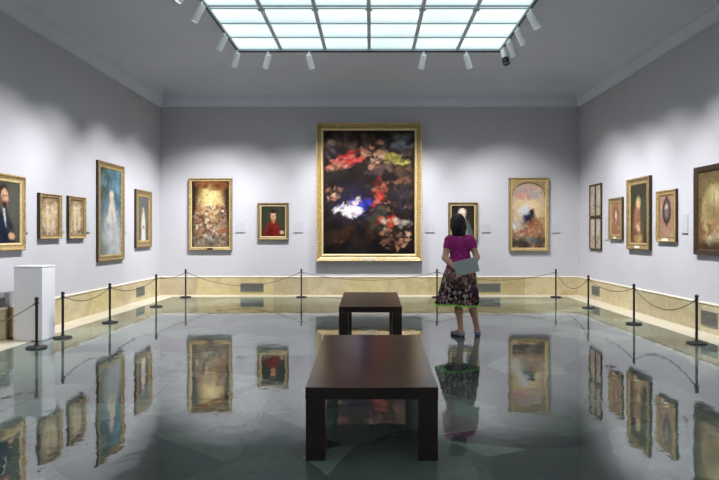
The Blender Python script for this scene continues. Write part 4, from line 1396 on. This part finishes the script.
# short-sleeved top
T = Field((-0.34, -0.24, 0.87), (0.36, 0.24, 1.42), 0.006)
T.ell((0, -0.004, 0.955), (0.186, 0.142, 0.14), 0.0)
T.ell((0, 0.0, 1.06), (0.142, 0.106, 0.13), 0.05)
T.ell((0, 0.005, 1.20), (0.156, 0.112, 0.155), 0.05)
T.cone((-0.13, -0.005, 1.322), (0.13, -0.005, 1.322), 0.062, 0.062, 0.05)
for s in (-1, 1):
    T.ell((s * 0.07, -0.060, 1.27), (0.07, 0.055, 0.10), 0.03)
    T.ell((s * 0.068, 0.087, 1.205), (0.066, 0.056, 0.066), 0.03)
    a, b = np.array(sh[s]), np.array(elb[s])
    T.cone(a, a + (b - a) * 0.56, 0.058, 0.055, 0.03)
    T.cone((s * 0.06, -0.01, 1.345), (s * 0.03, -0.012, 1.372), 0.052, 0.045, 0.03)
for s in (-1, 1):
    a, b = np.array(sh[s]), np.array(elb[s])
    d = (b - a) / np.linalg.norm(b - a)
    cutp = a + (b - a) * 0.50
    sl, (X, Y, Z) = T.grid(T.lo, T.lo + T.h * T.n)
    side = (s * X > 0.135)
    plane = (X - cutp[0]) * d[0] + (Y - cutp[1]) * d[1] + (Z - cutp[2]) * d[2]
    arm = s * X - (0.118 + 0.05 * np.clip((1.2 - Z) / 0.2, 0, 1))
    T.F[sl] = np.where((arm > 0) & (Z > 1.04), np.maximum(T.F[sl], plane), T.F[sl])
T.half((0, 0, -1), -0.892)
T.half((0, -0.22, 1), 1.392)
def folds(V):
    d = V - np.array((0, 0, 0)); d[:, 2] = 0
    d /= np.linalg.norm(d, axis=1)[:, None] + 1e-6
    a = 0.004 * np.sin(V[:, 2] * 60 + V[:, 0] * 26 + 2 * np.sin(V[:, 0] * 17)) * np.clip((1.25 - V[:, 2]) / 0.2, 0, 1) + 0.002 * np.sin(V[:, 2] * 110 - V[:, 0] * 60)
    return V + d * a[:, None]
T.mesh('top', 'shirt', she, warp=folds)

# gathered skirt with a lime hem
def skirt_ring(z, seg=144):
    f = (1.00 - z) / (1.00 - 0.425)
    rx = 0.168 + 0.044 * min(f / 0.25, 1) + 0.090 * max(f - 0.15, 0) ** 1.1
    ry = 0.128 + 0.048 * min(f / 0.25, 1) + 0.075 * max(f - 0.15, 0) ** 1.1
    cx, cy = -0.036 * f ** 1.5, -0.004 + 0.02 * f
    am = 0.004 + 0.020 * f ** 1.4
    out = []
    for i in range(seg):
        a = 2 * PI * i / seg
        w = math.sin(a * 17 + 0.7 * math.sin(3 * a) + f * 0.6) * 0.65 + 0.35 * math.sin(a * 9 + 1.3 - f)
        r = 1 + am * w / 0.2
        out.append((cx + rx * r * math.cos(a), cy + ry * r * math.sin(a), z + 0.010 * f * math.sin(a * 3 + 1) - 0.008 * math.cos(a) * f * 0.4))
    return out
def skirt_bm(zs, thick):
    bm = bmesh.new()
    outer = [[bm.verts.new(p) for p in skirt_ring(z)] for z in zs]
    inner = []
    for z in zs:
        R = skirt_ring(z)
        c = np.mean(np.array(R), 0)
        inner.append([bm.verts.new((c[0] + (p[0] - c[0]) * (1 - thick), c[1] + (p[1] - c[1]) * (1 - thick), p[2])) for p in R])
    n = len(outer[0])
    for L in (outer, inner):
        for a, b in zip(L, L[1:]):
            for i in range(n):
                j = (i + 1) % n
                bm.faces.new((a[i], a[j], b[j], b[i]))
    for k in (0, -1):
        for i in range(n):
            j = (i + 1) % n
            bm.faces.new((outer[k][i], outer[k][j], inner[k][j], inner[k][i]))
    return bm
sk = obj('skirt', skirt_bm([1.0 - 0.025 * k for k in range(23)] + [0.446], 0.018), 'skirt', she, 80)
obj('hem_trim', skirt_bm([0.4459, 0.440, 0.432, 0.424], 0.03), 'lime', sk, 80)

# shoes
for s in (-1, 1):
    a, t = np.array(ank[s]), np.array(toe[s])
    fd = t - a; fd[2] = 0; fd /= np.linalg.norm(fd)
    heel = a - fd * 0.030
    lo = np.minimum(heel, t) - 0.07; hi = np.maximum(heel, t) + 0.07
    lo[2], hi[2] = -0.005, 0.12
    S = Field(lo, hi, 0.004)
    S.cone((heel[0], heel[1], 0.036), (t[0], t[1], 0.030), 0.036, 0.031, 0.02)
    S.cone((heel[0] + fd[0] * .012, heel[1] + fd[1] * .012, 0.05), (a[0] + fd[0] * .03, a[1] + fd[1] * .03, 0.055), 0.037, 0.036, 0.02)
    S.half((0, 0, -1), -0.014)
    S.half((-0.35 * fd[0], -0.35 * fd[1], 1), 0.078 - 0.35 * (fd[0] * a[0] + fd[1] * a[1]))
    shoe = S.mesh('shoe', 'shoe', she)
    bm = bmesh.new()
    sd = np.array((-fd[1], fd[0], 0))
    ring0, ring1 = [], []
    for i in range(28):
        an = 2 * PI * i / 28
        lx = math.cos(an); wy = math.sin(an)
        c = (heel + t) / 2
        half = np.linalg.norm((t - heel)[:2]) / 2 + 0.036
        q = c + fd * lx * half + sd * wy * (0.037 + 0.003 * lx)
        ring0.append(bm.verts.new((q[0], q[1], 0.001))); ring1.append(bm.verts.new((q[0], q[1], 0.017)))
    for i in range(28):
        j = (i + 1) % 28
        bm.faces.new((ring0[i], ring0[j], ring1[j], ring1[i]))
    bm.faces.new(ring0); bm.faces.new(ring1)
    obj('sole', bm, 'sole', shoe, 40)

# the folder she holds
t = empty('folder', (WX, WY, 0.0))
tag(t, 'flat grey folder held behind the woman\'s back', 'folder')
def slab(y0, y1, grow):
    bm = bmesh.new()
    box(bm, -FW2 - grow, FW2 + grow, y0, y1, -FH2 - grow, FH2 + grow, 0.0008, 1)
    bmesh.ops.transform(bm, matrix=Matrix.Translation(Vector(FC)) @ Matrix.Rotation(-FT, 4, 'Y'), verts=bm.verts)
    return bm
obj('back_cover', slab(-0.0050, -0.0030, 0.0), 'folder', t)
obj('front_cover', slab(0.0030, 0.0050, 0.0), 'folder', t)
obj('pages', slab(-0.0028, 0.0028, -0.003), 'plate', t)

# ------------------------------------------------------------------ world, camera, colour management
w = bpy.data.worlds.new('world')
scene.world = w
w.use_nodes = True
w.node_tree.nodes['Background'].inputs[0].default_value = (0.5, 0.6, 0.7, 1)
w.node_tree.nodes['Background'].inputs[1].default_value = 0.05

cam = bpy.data.cameras.new('camera')
cam.sensor_width = 36.0
cam.lens = 36.0 * FPX / 719.0
cam.shift_x = -11.5 / 719.0
cam.shift_y = -6.0 / 719.0
co = bpy.data.objects.new('camera', cam)
co.location = (0, 0, EYE)
co.rotation_euler = (PI / 2, 0, 0)
COL.objects.link(co)
scene.camera = co

scene.view_settings.view_transform = 'Standard'
scene.view_settings.look = 'None'
scene.view_settings.exposure = 0.0
try:
    scene.cycles.use_denoising = True
    scene.cycles.denoiser = 'OPENIMAGEDENOISE'
    scene.cycles.max_bounces = 8
    scene.cycles.diffuse_bounces = 5
    scene.cycles.glossy_bounces = 4
    scene.cycles.sample_clamp_indirect = 6.0
except Exception:
    pass
